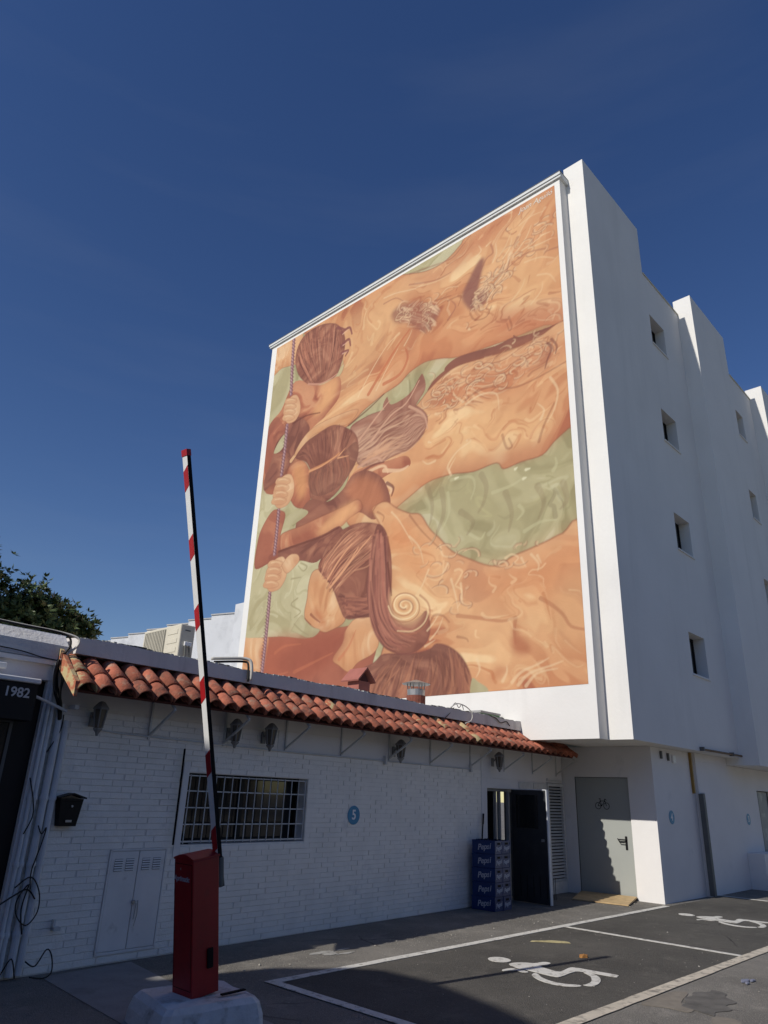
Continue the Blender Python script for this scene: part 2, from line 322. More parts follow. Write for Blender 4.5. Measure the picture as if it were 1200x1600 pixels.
# traced shapes of the wall painting, centimetres on the wall
MURAL=[
('P','o',1,2,None,0,[(-22,1198),(603,1191),(1069,1180),(1094,654),(1064,-36),(543,-23),(-4,2)]),
('F',[(204,196,158),(150,142,100),(186,176,130),(140,128,96)],260,0.1,16,3,[(-22,1198),(603,1191),(1069,1180),(1094,654),(1064,-36),(543,-23),(-4,2)],1),
('P','ol',1,2,None,0,[(-31,1077),(94,1066),(128,798),(109,554),(290,400),(315,158),(-41,198),(-33,589)]),
('F',[(214,206,168),(170,160,118)],60,0.07,12,5,[(-41,633),(292,382),(289,177),(-13,213)],1),
('P','fl',0,2,(138,80,62),0.03,[(-28,1168),(116,1185),(131,1064),(85,1062),(36,1071),(-16,1063)]),
('P','f',3,3,(138,80,62),0.05,[(116,1185),(265,1198),(444,1190),(512,1181),(581,1152),(639,1129),(695,1123),(733,1135),(759,1150),(800,1168),(1060,1176),(1061,938),(1041,775),(988,787),(908,790),(842,796),(748,807),(697,825),(643,837),(591,827),(556,807),(502,797),(431,775),(371,747),(255,735),(170,742),(113,847),(179,912),(292,912),(326,985)]),
('T',(214,140,96),0.45,16,[(400,869),(589,912),(835,875),(1038,827),(1041,775),(833,800),(613,846),(454,797)]),
('T',(232,188,136),0.45,16,[(329,1119),(486,1109),(584,1059),(540,975),(436,896),(364,841),(312,991)]),
('T',(186,112,82),0.6,10,[(582,1125),(717,1105),(800,1151),(1009,1182),(1042,1149),(898,1132),(799,1089),(674,1076)]),
('T',(228,178,126),0.45,14,[(893,977),(965,994),(1031,974),(1041,878),(991,851),(908,894),(855,940)]),
('T',(190,116,84),0.65,9,[(853,884),(958,850),(1038,827),(1041,775),(938,790),(870,830)]),
('F',[(232,194,150),(176,104,72),(236,190,140),(164,96,70)],110,0.08,14,9,[(582,1125),(800,1141),(1059,1157),(1040,809),(870,821),(717,892),(631,973)],3),
('F',[(238,200,150),(196,128,88)],50,0.1,12,19,[(300,1133),(583,1103),(611,902),(454,807),(296,867)],3),
('T',(150,98,84),0.75,3,[(518,1049),(561,1063),(619,1029),(674,1005),(684,964),(667,936),(643,927),(610,959),(575,990),(534,1011)]),
('F',[(236,200,160),(116,72,66),(226,180,140),(236,200,160)],150,0.06,9,21,[(513,1047),(560,1071),(683,1005),(688,946),(650,914),(587,970)],1),
('C',21,(585,1016),31.5,14.7,-0.15,3,7.800000000000001,21.0),
('C',9,(657,985),18.9,18.9,0,4,7.800000000000001,21.0),
('T',(140,90,82),0.85,2,[(762,984),(789,1030),(815,1064),(832,1062),(822,1016),(814,977),(837,973),(843,942),(820,920),(793,923),(774,947)]),
('F',[(240,206,164),(230,190,146),(122,76,68),(236,196,150)],170,0.06,9,22,[(788,955),(837,1007),(894,1034),(932,1052),(892,958),(854,921),(807,907)],1),
('S',(236,204,160),0.05,0.02,0.55,[[(923,1027),(953,1054),(969,1084)],[(940,1024),(975,1030),(1001,1037)],[(959,1020),(993,1015),(1020,1014)],[(857,1036),(869,1059),(866,1091)],[(809,1083),(823,1092),(816,1112)],[(887,1031),(906,1051),(914,1078)],[(839,1097),(855,1104)],[(986,1073),(1017,1068)],[(993,1038),(1018,1034)]]),
('S',(138,80,62),0.06,0.03,0.42,[[(717,991),(758,986),(750,959)],[(787,917),(801,891),(835,884),(850,908)],[(898,853),(905,823),(898,815),(892,838)],[(674,1013),(727,1002)]]),
('S',(236,204,160),0.079,0.02,0.55,[[(783,873),(787,868)]]),
('S',(236,204,160),0.05,0.02,0.55,[[(486,1118),(535,1111),(595,1092),(629,1089)],[(403,826),(449,890),(506,949),(552,969)],[(472,820),(510,875),(547,920)],[(570,920),(588,943),(596,959)]]),
('S',(196,116,80),0.12,0.05,0.8,[[(443,819),(497,880),(547,931),(587,963)],[(500,829),(557,836),(583,874),(575,908)]]),
('C',16,(821,967),42.0,12.6,1.0,5,7.800000000000001,21.0),
('C',18,(865,973),46.2,16.8,0.9,6,7.800000000000001,21.0),
('C',13,(934,1015),50.4,16.8,0.6,7,7.800000000000001,24.0),
('C',9,(992,1031),29.4,21.0,0.4,8,7.800000000000001,21.0),
('P','b',1,2,None,0,[(908,797),(925,785),(987,777),(1050,774),(1052,750),(979,762),(929,759),(886,765),(850,766),(777,782),(728,778),(698,769),(670,754),(653,749),(677,773),(728,790),(777,791),(869,772),(909,772)]),
('P','b',3,2,None,0,[(742,806),(796,801),(860,790),(909,791),(914,766),(877,763),(814,771),(757,774),(718,775),(708,792)]),
('P','f',4,3,(138,80,62),0.05,[(653,746),(698,769),(748,781),(832,770),(903,760),(970,761),(1054,759),(1048,521),(1033,514),(997,494),(967,472),(917,472),(872,468),(854,488),(792,485),(730,496),(662,496),(602,473),(545,447),(477,412),(395,448),(364,528),(384,588),(386,654),(412,699),(483,714),(551,713),(612,717)]),
('T',(232,184,130),0.45,14,[(670,618),(757,639),(881,611),(976,561),(958,506),(862,522),(756,531),(680,545)]),
('T',(180,106,78),0.6,8,[(719,509),(854,501),(872,480),(966,483),(997,501),(1034,526),(1039,554),(973,501),(878,504),(774,514)]),
('T',(196,122,86),0.6,12,[(678,758),(832,758),(1033,746),(1036,679),(925,660),(776,676),(699,696)]),
('T',(206,128,82),0.45,14,[(474,465),(559,512),(681,529),(719,504),(612,477),(520,437)]),
('F',[(232,194,150),(170,100,70),(236,192,144),(152,88,66)],170,0.07,14,33,[(662,737),(757,772),(1041,750),(1035,663),(925,660),(794,643),(699,608)],4),
('F',[(240,200,150),(190,116,78)],45,0.08,15,34,[(640,592),(757,639),(1027,651),(1029,557),(926,501),(719,517)],4),
('S',(138,80,62),0.07,0.04,0.42,[[(764,675),(804,687),(848,684),(891,663),(925,657),(981,662),(1038,672)],[(871,551),(881,516),(895,515),(887,537)],[(961,505),(975,539),(1002,583)]]),
('S',(236,204,160),0.065,0.02,0.55,[[(725,502),(719,521),(747,550),(784,563),(780,572)],[(764,675),(742,697),(734,714)],[(772,665),(812,675),(857,662),(864,617)],[(996,648),(1012,610),(1001,568),(983,543)],[(728,495),(723,510),(741,535)],[(968,556),(977,576),(962,597)],[(680,545),(657,544),(641,558)]]),
('S',(236,204,160),0.072,0.02,0.55,[[(633,624),(641,627)],[(660,602),(668,597)],[(775,569),(778,571)]]),
('C',43,(785,719),94.5,25.2,0.28,9,7.800000000000001,27.0),
('C',24,(936,722),73.5,21.0,0.35,10,7.800000000000001,27.0),
('C',13,(698,728),29.4,21.0,0.5,11,10.4,27.0),
('P','m',1,2,(128,78,70),0.05,[(380,738),(445,751),(516,745),(594,731),(637,700),(655,667),(639,628),(598,606),(534,599),(467,592),(418,615),(395,670)]),
('P','m',1,2,None,0,[(504,749),(514,784),(531,754),(593,763),(625,798),(637,803),(647,761),(626,732),(595,716)]),
('H',[(206,158,128),(124,78,66),(216,172,140),(140,92,78),(160,112,92)],120,0.07,41,[[(388,692),(440,717),(497,709),(546,734),(599,725),(646,688)],[(396,654),(462,668),(512,685),(570,684),(612,695),(650,668)],[(408,620),(474,615),(523,640),(580,629),(618,649),(651,656)],[(419,598),(490,589),(547,600),(598,602),(631,623),(647,643)]],9),
('H',[(220,170,134),(212,160,124)],26,0.07,141,[[(406,644),(473,645),(522,667),(575,660),(617,678)],[(442,606),(506,613),(555,616),(601,633)]],8),
('S',(206,158,130),0.08,0.03,0.9,[[(413,684),(481,738),(526,770)],[(462,668),(528,721),(583,739),(625,789)],[(594,725),(642,684),(655,640)],[(419,606),(488,613),(513,569),(468,564)]]),
('P','fd',0,2,None,0,[(391,586),(455,599),(523,593),(588,587),(600,556),(536,554),(470,536),(425,512),(378,506)]),
('S',(232,190,150),0.12,0.05,0.85,[[(398,565),(467,582),(512,582),(527,560)],[(513,569),(568,553),(595,557)],[(415,533),(469,555),(501,542)],[(524,530),(542,508),(526,490)],[(493,530),(512,504)]]),
('S',(120,72,64),0.1,0.04,0.8,[[(411,580),(466,595),(512,593)],[(526,530),(548,512),(543,491)],[(489,513),(508,494)]]),
('P','fd',0,2,None,0,[(116,991),(235,930),(317,927),(324,856),(261,806),(200,732),(127,630),(10,651),(3,858),(58,911)]),
('T',(136,82,66),0.85,6,[(90,864),(157,853),(197,807),(168,763),(136,668),(20,642),(20,702),(78,771)]),
('T',(228,170,118),0.8,5,[(235,923),(313,921),(297,856),(231,827),(214,855),(253,883)]),
('P','b',2,2,None,0,[(10,651),(20,745),(42,804),(92,843),(102,862),(157,849),(204,798),(183,759),(151,716),(118,694),(92,671),(49,658)]),
('P','ol',1,2,None,0,[(42,765),(62,798),(90,815),(97,786),(73,762)]),
('P','br',0,2,None,0,[(-3,855),(36,892),(65,864),(88,829),(50,797),(33,741),(7,706)]),
('S',(232,184,134),0.14,0.06,0.8,[[(170,742),(222,788),(301,812),(366,820)],[(197,754),(263,784),(343,787)],[(131,712),(170,742)]]),
('P','fl',1,2,(138,80,62),0.03,[(168,763),(221,792),(329,796),(406,785),(371,753),(306,763),(224,766),(185,737),(144,725)]),
('P','h',2,2,(128,78,70),0.05,[(106,1065),(107,1108),(128,1143),(169,1157),(226,1152),(283,1127),(314,1092),(331,1054),(332,1009),(320,961),(301,934),(257,934),(205,942),(160,973),(125,1015)]),
('H',[(196,128,100),(100,58,54),(176,112,90),(122,74,66),(208,146,116)],150,0.05,42,[[(111,1078),(135,1032),(172,970),(198,949)],[(123,1133),(150,1061),(187,999),(210,944)],[(181,1157),(196,1076),(216,998),(234,939)],[(272,1130),(267,1056),(262,990),(256,937)],[(321,1077),(321,1009),(307,960),(276,935)]],7),
('S',(140,84,78),0.12,0.05,0.9,[[(315,1080),(348,1083),(361,1054)],[(319,1032),(348,1042),(358,1015)],[(322,1005),(349,1002),(339,988)],[(296,1107),(331,1084)]]),
('S',(224,176,150),0.04,0.02,0.8,[[(321,1072),(348,1078)],[(325,1030),(352,1034)],[(325,1001),(346,1000)]]),
('S',(206,150,124),0.07,0.04,0.85,[[(180,956),(234,935),(279,934),(308,940)]]),
('P','fd',0,2,(138,80,62),0.04,[(125,693),(164,702),(200,683),(228,632),(235,571),(216,543),(171,554),(137,597),(118,653)]),
('P','h',2,2,(128,78,70),0.05,[(151,716),(192,751),(252,765),(305,770),(359,745),(402,707),(415,660),(408,624),(384,594),(349,560),(306,539),(270,543),(235,565),(225,613),(226,647),(200,687)]),
('P','hd',2,2,None,0,[(221,648),(290,648),(353,668),(403,687),(416,652),(399,612),(360,576),(312,561),(259,565),(227,593)]),
('H',[(150,96,80),(108,68,58),(176,116,92),(116,70,62)],130,0.05,43,[[(159,716),(204,700),(226,653)],[(198,745),(220,701),(242,654)],[(266,762),(274,709),(274,657)],[(332,758),(331,710),(315,664)],[(392,710),(376,686),(345,670)]],6),
('H',[(168,108,84),(108,68,58),(140,88,74)],110,0.05,44,[[(227,642),(225,613),(246,562)],[(277,648),(269,601),(288,544)],[(329,652),(341,600),(325,553)],[(378,666),(393,623),(372,582)]],6),
('S',(206,140,96),0.1,0.05,0.9,[[(220,652),(276,656),(320,664),(340,672)]]),
('S',(222,160,116),0.05,0.02,0.9,[[(220,652),(263,652),(294,658),(330,667)],[(340,664),(364,680)],[(336,658),(379,652)]]),
('T',(228,166,110),0.6,5,[(144,677),(189,682),(214,606),(185,574)]),
('P','b',2,2,None,0,[(196,533),(236,561),(306,536),(362,555),(401,589),(455,586),(514,542),(540,466),(487,441),(428,476),(331,485),(229,477),(180,486)]),
('T',(196,126,90),0.7,6,[(375,544),(421,577),(492,545),(518,480),(463,467)]),
('P','ol',1,2,None,0,[(110,502),(140,534),(195,541),(229,524),(199,509),(145,498)]),
('P','fd',0,2,(138,80,62),0.05,[(112,451),(119,483),(201,489),(280,497),(378,506),(425,512),(441,482),(400,468),(359,448),(285,441),(235,433),(183,418),(120,430)]),
('T',(230,172,120),0.8,5,[(272,449),(331,491),(402,509),(427,485),(359,453)]),
('P','br',1,2,(138,80,62),0.03,[(8,402),(9,487),(29,533),(68,568),(108,558),(128,539),(117,493),(111,455),(128,418),(72,405)]),
('P','b',2,2,None,0,[(114,432),(207,439),(298,443),(359,453),(374,418),(304,379),(268,369),(214,386),(159,389),(130,402)]),
('P','f',5,3,(138,80,62),0.06,[(479,464),(496,480),(528,479),(561,454),(603,430),(638,418),(667,376),(698,345),(732,309),(778,282),(830,257),(860,255),(886,266),(927,274),(966,282),(1004,291),(1045,289),(1064,-36),(463,-20),(518,77),(552,191),(538,318),(517,404)]),
('T',(218,140,90),0.45,16,[(720,283),(830,242),(960,267),(1038,281),(1041,198),(955,174),(821,195)]),
('T',(236,192,140),0.45,18,[(608,273),(720,239),(852,177),(938,114),(878,46),(787,80),(703,171),(630,181)]),
('T',(236,190,136),0.45,12,[(985,207),(1034,224),(1040,125),(1032,67),(977,73),(945,107)]),
('T',(220,148,98),0.6,14,[(497,459),(604,400),(683,320),(647,267),(567,312)]),
('S',(176,112,80),0.09,0.05,0.55,[[(948,169),(971,153),(994,131),(1009,107),(1038,97)],[(746,162),(804,149),(858,136),(890,140)],[(890,137),(886,114),(888,88)]]),
('T',(180,110,78),0.8,3,[(890,135),(898,106),(917,85),(922,69),(905,65),(885,70),(880,95)]),
('T',(190,122,86),0.7,4,[(830,37),(848,48),(863,40),(854,23),(833,22)]),
('F',[(244,210,160),(190,118,76),(226,180,132)],75,0.08,15,55,[(605,368),(702,302),(822,236),(1030,263),(1031,10),(817,13),(721,113),(630,181)],5),
('S',(236,204,160),0.072,0.02,0.55,[[(877,14),(899,32),(935,43),(960,53)],[(891,8),(917,28),(962,38),(989,45)],[(908,5),(934,27),(977,32)],[(856,18),(866,34),(866,47)],[(795,66),(802,46),(793,30)]]),
('S',(236,204,160),0.058,0.02,0.55,[[(698,330),(706,304),(731,296)],[(729,245),(741,207),(748,171)],[(755,231),(758,198),(746,179)],[(605,371),(636,338),(650,296)],[(545,447),(573,416),(616,350)],[(870,266),(886,271),(901,260),(885,249)],[(931,262),(947,240),(944,225)],[(908,259),(918,238)],[(945,257),(953,239)],[(720,283),(702,257)],[(665,278),(647,244),(629,225)]]),
('S',(138,80,62),0.06,0.03,0.42,[[(497,459),(519,443),(516,429)],[(746,117),(768,111),(774,104)],[(604,425),(644,375),(702,317)]]),
('C',11,(886,263),29.4,10.5,0.3,12,7.800000000000001,21.0),
('C',16,(702,287),46.2,33.6,-0.6,13,10.4,30.0),
('C',8,(755,205),21.0,42.0,0,14,7.800000000000001,21.0),
('P','br',3,3,(138,80,62),0.03,[(-41,198),(14,195),(161,184),(265,167),(312,183),(416,181),(480,193),(515,136),(489,50),(463,-20),(-33,3)]),
('P','fl',0,2,None,0,[(-41,198),(13,197),(78,190),(107,181),(98,96),(95,-3),(-33,3)]),
('P','fl',1,2,(138,80,62),0.03,[(406,172),(439,197),(491,192),(519,136),(504,107),(455,90),(425,70),(390,88),(366,106),(397,141)]),
('T',(176,98,74),0.7,8,[(93,183),(313,175),(406,172),(366,106),(252,68),(95,80)]),
('P','fl',0,2,(138,80,62),0.04,[(254,309),(265,342),(295,346),(343,312),(380,255),(403,208),(393,189),(355,178),(327,176),(287,194),(254,218),(247,241),(253,275)]),
('T',(190,118,80),0.8,4,[(277,237),(296,243),(324,209),(335,191),(305,205)]),
('S',(150,92,70),0.08,0.03,0.8,[[(273,229),(289,217),(310,204)],[(249,219),(276,202)]]),
('P','ol',1,2,(138,80,62),0.02,[(198,196),(233,231),(255,215),(282,195),(312,184),(290,169),(260,171),(226,185)]),
('S',(168,156,118),0.05,0.03,0.9,[[(209,212),(237,192),(269,176)],[(214,281),(189,267),(231,243),(207,230)],[(215,379),(242,364),(228,354),(205,373)],[(180,340),(220,338)]]),
('P','h',2,2,(128,78,70),0.05,[(290,347),(301,383),(328,419),(372,439),(430,444),(487,431),(521,409),(536,375),(538,318),(529,256),(500,214),(448,198),(403,202),(377,239),(344,294)]),
('H',[(208,146,112),(104,62,56),(190,124,96),(128,78,68),(222,162,124)],190,0.06,45,[[(295,346),(317,377),(385,424),(442,434)],[(329,305),(368,350),(434,388),(486,410)],[(355,276),(406,309),(465,331),(524,353)]],9),
('H',[(190,124,98),(98,58,54),(130,80,70)],110,0.07,46,[[(375,264),(422,249),(487,247),(528,280)],[(401,228),(446,221),(499,222),(533,263)],[(414,207),(458,198),(511,204),(538,239)]],8),
('S',(222,160,120),0.07,0.03,0.9,[[(340,290),(382,322),(425,359),(478,399)],[(349,299),(403,343),(435,379)],[(328,314),(367,358),(411,393)]]),
('P','h',1,2,(128,78,70),0.05,[(499,425),(521,409),(545,348),(552,283),(550,237),(560,205),(582,180),(612,166),(640,172),(660,184),(671,154),(665,119),(632,98),(585,97),(536,119),(501,160),(481,216),(472,281),(482,345),(487,393)]),
('H',[(182,116,96),(100,58,54),(160,98,84),(200,136,110),(120,72,66)],180,0.07,47,[[(487,393),(478,296),(490,200),(535,126),(595,98)],[(504,407),(510,291),(519,203),(564,138),(623,110)],[(526,402),(540,285),(547,222),(583,165),(653,142)]],7),
('T',(230,186,136),0.85,4,[(551,214),(554,243),(582,250),(617,239),(644,214),(649,184),(631,166),(600,163),(569,180)]),
('S',(244,214,166),0.06,0.03,0.8,[[(600,203),(598,201),(593,200),(586,202),(582,208),(582,214),(589,218),(600,218),(611,213),(617,203),(615,194),(604,187),(588,188),(572,196),(564,210),(567,224),(582,232),(604,230),(624,219),(634,201),(629,184),(610,175),(583,176),(558,190),(545,212)]]),
('S',(158,100,74),0.045,0.0225,0.7,[[(599,197),(592,197),(585,200),(579,206),(580,214),(587,219),(600,219),(613,213),(621,202),(619,190),(607,183),(588,183),(569,193),(558,208),(562,225),(579,235),(605,233),(628,220),(640,200),(636,180),(614,168),(583,170),(553,185)]]),
('S',(214,156,108),0.05,0.025,0.7,[[(594,205),(591,207),(591,210),(595,212),(601,212),(607,209),(610,203),(608,197),(601,194),(590,195),(580,201),(575,210),(579,219),(591,223),(607,221),(620,212),(626,200),(621,189),(605,183),(584,186),(566,197),(559,214),(566,228)]]),
('S',(240,206,156),0.06,0.03,0.6,[[(630,224),(654,208),(665,183),(654,158),(622,144),(576,150)]]),
('S',(168,106,80),0.05,0.025,0.6,[[(641,223),(665,201),(670,172),(650,146),(608,137),(556,153)]]),
('S',(236,204,160),0.05,0.02,0.55,[[(664,140),(685,159),(703,185)],[(672,119),(693,137),(707,163)],[(658,106),(686,117)]]),
('S',(138,80,62),0.07,0.04,0.42,[[(671,154),(682,171),(707,167),(724,151)],[(535,383),(547,316),(554,244)]]),
('P','hd',2,2,(128,78,70),0.05,[(457,65),(507,85),(537,101),(614,94),(669,98),(690,108),(721,100),(751,80),(771,52),(783,16),(786,-34),(421,-18)]),
('H',[(150,96,78),(108,68,58),(168,110,84),(120,74,64),(190,130,98)],200,0.08,48,[[(483,-6),(499,50),(557,81)],[(581,-18),(616,34),(633,88)],[(671,-22),(696,35),(693,100)],[(746,-20),(751,31),(729,88)],[(783,-15),(777,29),(758,69)]],14),
('P','ol',1,2,None,0,[(783,28),(799,20),(820,6),(820,-11),(780,-9)]),
('S',(152,110,112),0.13,0.13,1.0,[[(85,1182),(91,1062),(99,951)]]),
('S',(200,164,162),0.045,0.045,0.9,[[(83,1183),(89,1063),(97,952)]]),
('S',(112,74,82),0.03,0.03,0.8,[[(77,1186),(94,1166)]]),
('S',(112,74,82),0.03,0.03,0.8,[[(77,1172),(95,1153)]]),
('S',(112,74,82),0.03,0.03,0.8,[[(78,1159),(96,1140)]]),
('S',(112,74,82),0.03,0.03,0.8,[[(79,1146),(97,1127)]]),
('S',(112,74,82),0.03,0.03,0.8,[[(80,1132),(97,1114)]]),
('S',(112,74,82),0.03,0.03,0.8,[[(81,1119),(98,1101)]]),
('S',(112,74,82),0.03,0.03,0.8,[[(82,1106),(99,1088)]]),
('S',(112,74,82),0.03,0.03,0.8,[[(82,1093),(100,1075)]]),
('S',(112,74,82),0.03,0.03,0.8,[[(83,1080),(101,1062)]]),
('S',(112,74,82),0.03,0.03,0.8,[[(84,1067),(101,1049)]]),
('S',(112,74,82),0.03,0.03,0.8,[[(85,1054),(102,1037)]]),
('S',(112,74,82),0.03,0.03,0.8,[[(86,1042),(103,1024)]]),
('S',(112,74,82),0.03,0.03,0.8,[[(86,1029),(104,1011)]]),
('S',(112,74,82),0.03,0.03,0.8,[[(87,1016),(104,999)]]),
('S',(112,74,82),0.03,0.03,0.8,[[(88,1004),(105,986)]]),
('S',(112,74,82),0.03,0.03,0.8,[[(89,991),(106,974)]]),
('S',(112,74,82),0.03,0.03,0.8,[[(90,979),(107,962)]]),
('S',(112,74,82),0.03,0.03,0.8,[[(90,966),(107,949)]]),
('S',(152,110,112),0.13,0.13,1.0,[[(95,844),(95,755),(91,677)]]),
('S',(200,164,162),0.045,0.045,0.9,[[(93,845),(94,755),(89,678)]]),
('S',(112,74,82),0.03,0.03,0.8,[[(87,847),(103,831)]]),
('S',(112,74,82),0.03,0.03,0.8,[[(86,835),(103,820)]]),
('S',(112,74,82),0.03,0.03,0.8,[[(86,824),(103,809)]]),
('S',(112,74,82),0.03,0.03,0.8,[[(86,813),(102,797)]]),
('S',(112,74,82),0.03,0.03,0.8,[[(86,801),(102,786)]]),
('S',(112,74,82),0.03,0.03,0.8,[[(85,790),(102,775)]]),
('S',(112,74,82),0.03,0.03,0.8,[[(85,779),(102,764)]]),
('S',(112,74,82),0.03,0.03,0.8,[[(85,768),(101,753)]]),
('S',(112,74,82),0.03,0.03,0.8,[[(85,756),(101,742)]]),
('S',(112,74,82),0.03,0.03,0.8,[[(84,745),(101,731)]]),
('S',(112,74,82),0.03,0.03,0.8,[[(84,734),(101,720)]]),
('S',(112,74,82),0.03,0.03,0.8,[[(84,723),(100,709)]]),
('S',(112,74,82),0.03,0.03,0.8,[[(84,712),(100,698)]]),
('S',(112,74,82),0.03,0.03,0.8,[[(83,701),(100,687)]]),
('S',(112,74,82),0.03,0.03,0.8,[[(83,690),(99,676)]]),
('S',(152,110,112),0.13,0.13,1.0,[[(95,565),(96,497),(95,428)]]),
('S',(200,164,162),0.045,0.045,0.9,[[(93,566),(95,498),(93,428)]]),
('S',(112,74,82),0.03,0.03,0.8,[[(87,567),(103,554)]]),
('S',(112,74,82),0.03,0.03,0.8,[[(87,557),(103,544)]]),
('S',(112,74,82),0.03,0.03,0.8,[[(87,547),(103,534)]]),
('S',(112,74,82),0.03,0.03,0.8,[[(87,537),(103,524)]]),
('S',(112,74,82),0.03,0.03,0.8,[[(87,527),(103,515)]]),
('S',(112,74,82),0.03,0.03,0.8,[[(87,517),(103,505)]]),
('S',(112,74,82),0.03,0.03,0.8,[[(87,507),(103,495)]]),
('S',(112,74,82),0.03,0.03,0.8,[[(87,497),(103,485)]]),
('S',(112,74,82),0.03,0.03,0.8,[[(87,488),(103,475)]]),
('S',(112,74,82),0.03,0.03,0.8,[[(87,478),(103,466)]]),
('S',(112,74,82),0.03,0.03,0.8,[[(87,468),(103,456)]]),
('S',(112,74,82),0.03,0.03,0.8,[[(87,458),(103,446)]]),
('S',(112,74,82),0.03,0.03,0.8,[[(87,449),(103,437)]]),
('S',(112,74,82),0.03,0.03,0.8,[[(87,439),(103,427)]]),
('S',(152,110,112),0.13,0.13,1.0,[[(92,316),(94,209),(92,104),(88,39)]]),
('S',(200,164,162),0.045,0.045,0.9,[[(90,316),(93,209),(90,104),(87,39)]]),
('S',(112,74,82),0.03,0.03,0.8,[[(84,317),(99,306)]]),
('S',(112,74,82),0.03,0.03,0.8,[[(84,307),(99,297)]]),
('S',(112,74,82),0.03,0.03,0.8,[[(84,298),(99,288)]]),
('S',(112,74,82),0.03,0.03,0.8,[[(84,289),(99,278)]]),
('S',(112,74,82),0.03,0.03,0.8,[[(84,279),(99,269)]]),
('S',(112,74,82),0.03,0.03,0.8,[[(84,270),(99,260)]]),
('S',(112,74,82),0.03,0.03,0.8,[[(83,261),(99,251)]]),
('S',(112,74,82),0.03,0.03,0.8,[[(83,252),(98,241)]]),
('S',(112,74,82),0.03,0.03,0.8,[[(83,242),(98,232)]]),
('S',(112,74,82),0.03,0.03,0.8,[[(83,233),(98,223)]]),
('S',(112,74,82),0.03,0.03,0.8,[[(83,224),(98,214)]]),
('S',(112,74,82),0.03,0.03,0.8,[[(83,215),(98,205)]]),
('S',(112,74,82),0.03,0.03,0.8,[[(83,206),(98,196)]]),
('S',(112,74,82),0.03,0.03,0.8,[[(83,197),(98,187)]]),
('S',(112,74,82),0.03,0.03,0.8,[[(83,188),(98,178)]]),
('S',(112,74,82),0.03,0.03,0.8,[[(83,179),(97,169)]]),
('S',(112,74,82),0.03,0.03,0.8,[[(82,170),(97,160)]]),
('S',(112,74,82),0.03,0.03,0.8,[[(82,161),(97,152)]]),
('S',(112,74,82),0.03,0.03,0.8,[[(82,152),(97,143)]]),
('S',(112,74,82),0.03,0.03,0.8,[[(82,143),(97,134)]]),
('S',(112,74,82),0.03,0.03,0.8,[[(82,134),(97,125)]]),
('S',(112,74,82),0.03,0.03,0.8,[[(82,125),(97,116)]]),
('S',(112,74,82),0.03,0.03,0.8,[[(82,117),(97,108)]]),
('S',(112,74,82),0.03,0.03,0.8,[[(82,108),(96,99)]]),
('S',(112,74,82),0.03,0.03,0.8,[[(82,99),(96,90)]]),
('S',(112,74,82),0.03,0.03,0.8,[[(82,90),(96,82)]]),
('S',(112,74,82),0.03,0.03,0.8,[[(81,82),(96,73)]]),
('S',(112,74,82),0.03,0.03,0.8,[[(81,73),(96,65)]]),
('S',(112,74,82),0.03,0.03,0.8,[[(81,65),(96,56)]]),
('S',(112,74,82),0.03,0.03,0.8,[[(81,56),(96,48)]]),
('S',(112,74,82),0.03,0.03,0.8,[[(81,47),(96,39)]]),
('P','skin',0,2,(168,110,80),0.03,[(104,942),(129,936),(147,906),(152,873),(137,849),(117,845),(96,850),(77,873),(69,901),(76,926)]),
('P','skin',0,2,(170,112,82),0.03,[(71,934),(80,942),(106,935),(128,923),(132,912),(117,910),(91,917),(76,925)]),
('S',(236,204,160),0.036,0.02,0.55,[[(85,935),(105,930),(123,920)]]),
('P','skin',0,2,(170,112,82),0.03,[(70,915),(78,923),(104,916),(126,904),(131,893),(115,892),(90,899),(75,906)]),
('S',(236,204,160),0.036,0.02,0.55,[[(83,916),(104,911),(121,901)]]),
('P','skin',0,2,(170,112,82),0.03,[(69,896),(77,905),(103,898),(125,886),(129,875),(114,873),(88,880),(73,887)]),
('S',(236,204,160),0.036,0.02,0.55,[[(82,897),(102,893),(120,883)]]),
('P','skin',0,2,(170,112,82),0.03,[(67,877),(76,886),(101,879),(123,867),(128,857),(112,855),(87,861),(72,868)]),
('S',(236,204,160),0.036,0.02,0.55,[[(80,878),(101,874),(118,864)]]),
('P','skin',0,2,(168,110,80),0.03,[(104,671),(135,666),(154,635),(156,599),(137,573),(112,567),(88,572),(67,596),(60,626),(70,654)]),
('P','skin',0,2,(170,112,82),0.03,[(65,662),(76,671),(106,664),(132,652),(136,640),(118,638),(88,645),(70,652)]),
('S',(236,204,160),0.036,0.02,0.55,[[(81,663),(106,659),(125,649)]]),
('P','skin',0,2,(170,112,82),0.03,[(62,641),(73,651),(103,644),(129,632),(133,620),(114,618),(84,624),(67,631)]),
('S',(236,204,160),0.036,0.02,0.55,[[(78,643),(102,639),(122,629)]]),
('P','skin',0,2,(170,112,82),0.03,[(59,621),(70,630),(100,624),(125,612),(130,600),(111,598),(81,604),(63,611)]),
('S',(236,204,160),0.036,0.02,0.55,[[(75,622),(99,619),(119,609)]]),
('P','skin',0,2,(170,112,82),0.03,[(55,600),(66,610),(97,604),(122,592),(126,581),(108,578),(78,584),(60,591)]),
('S',(236,204,160),0.036,0.02,0.55,[[(71,602),(96,598),(116,589)]]),
('P','skin',0,2,(168,110,80),0.03,[(108,413),(138,411),(155,383),(157,350),(137,323),(112,317),(89,320),(69,341),(62,369),(73,395)]),
('P','skin',0,2,(170,112,82),0.03,[(68,402),(80,411),(110,407),(135,397),(139,386),(120,383),(90,387),(73,393)]),
('S',(236,204,160),0.036,0.02,0.55,[[(84,404),(109,402),(128,394)]]),
('P','skin',0,2,(170,112,82),0.03,[(65,383),(76,392),(106,388),(131,378),(135,368),(116,364),(86,368),(69,374)]),
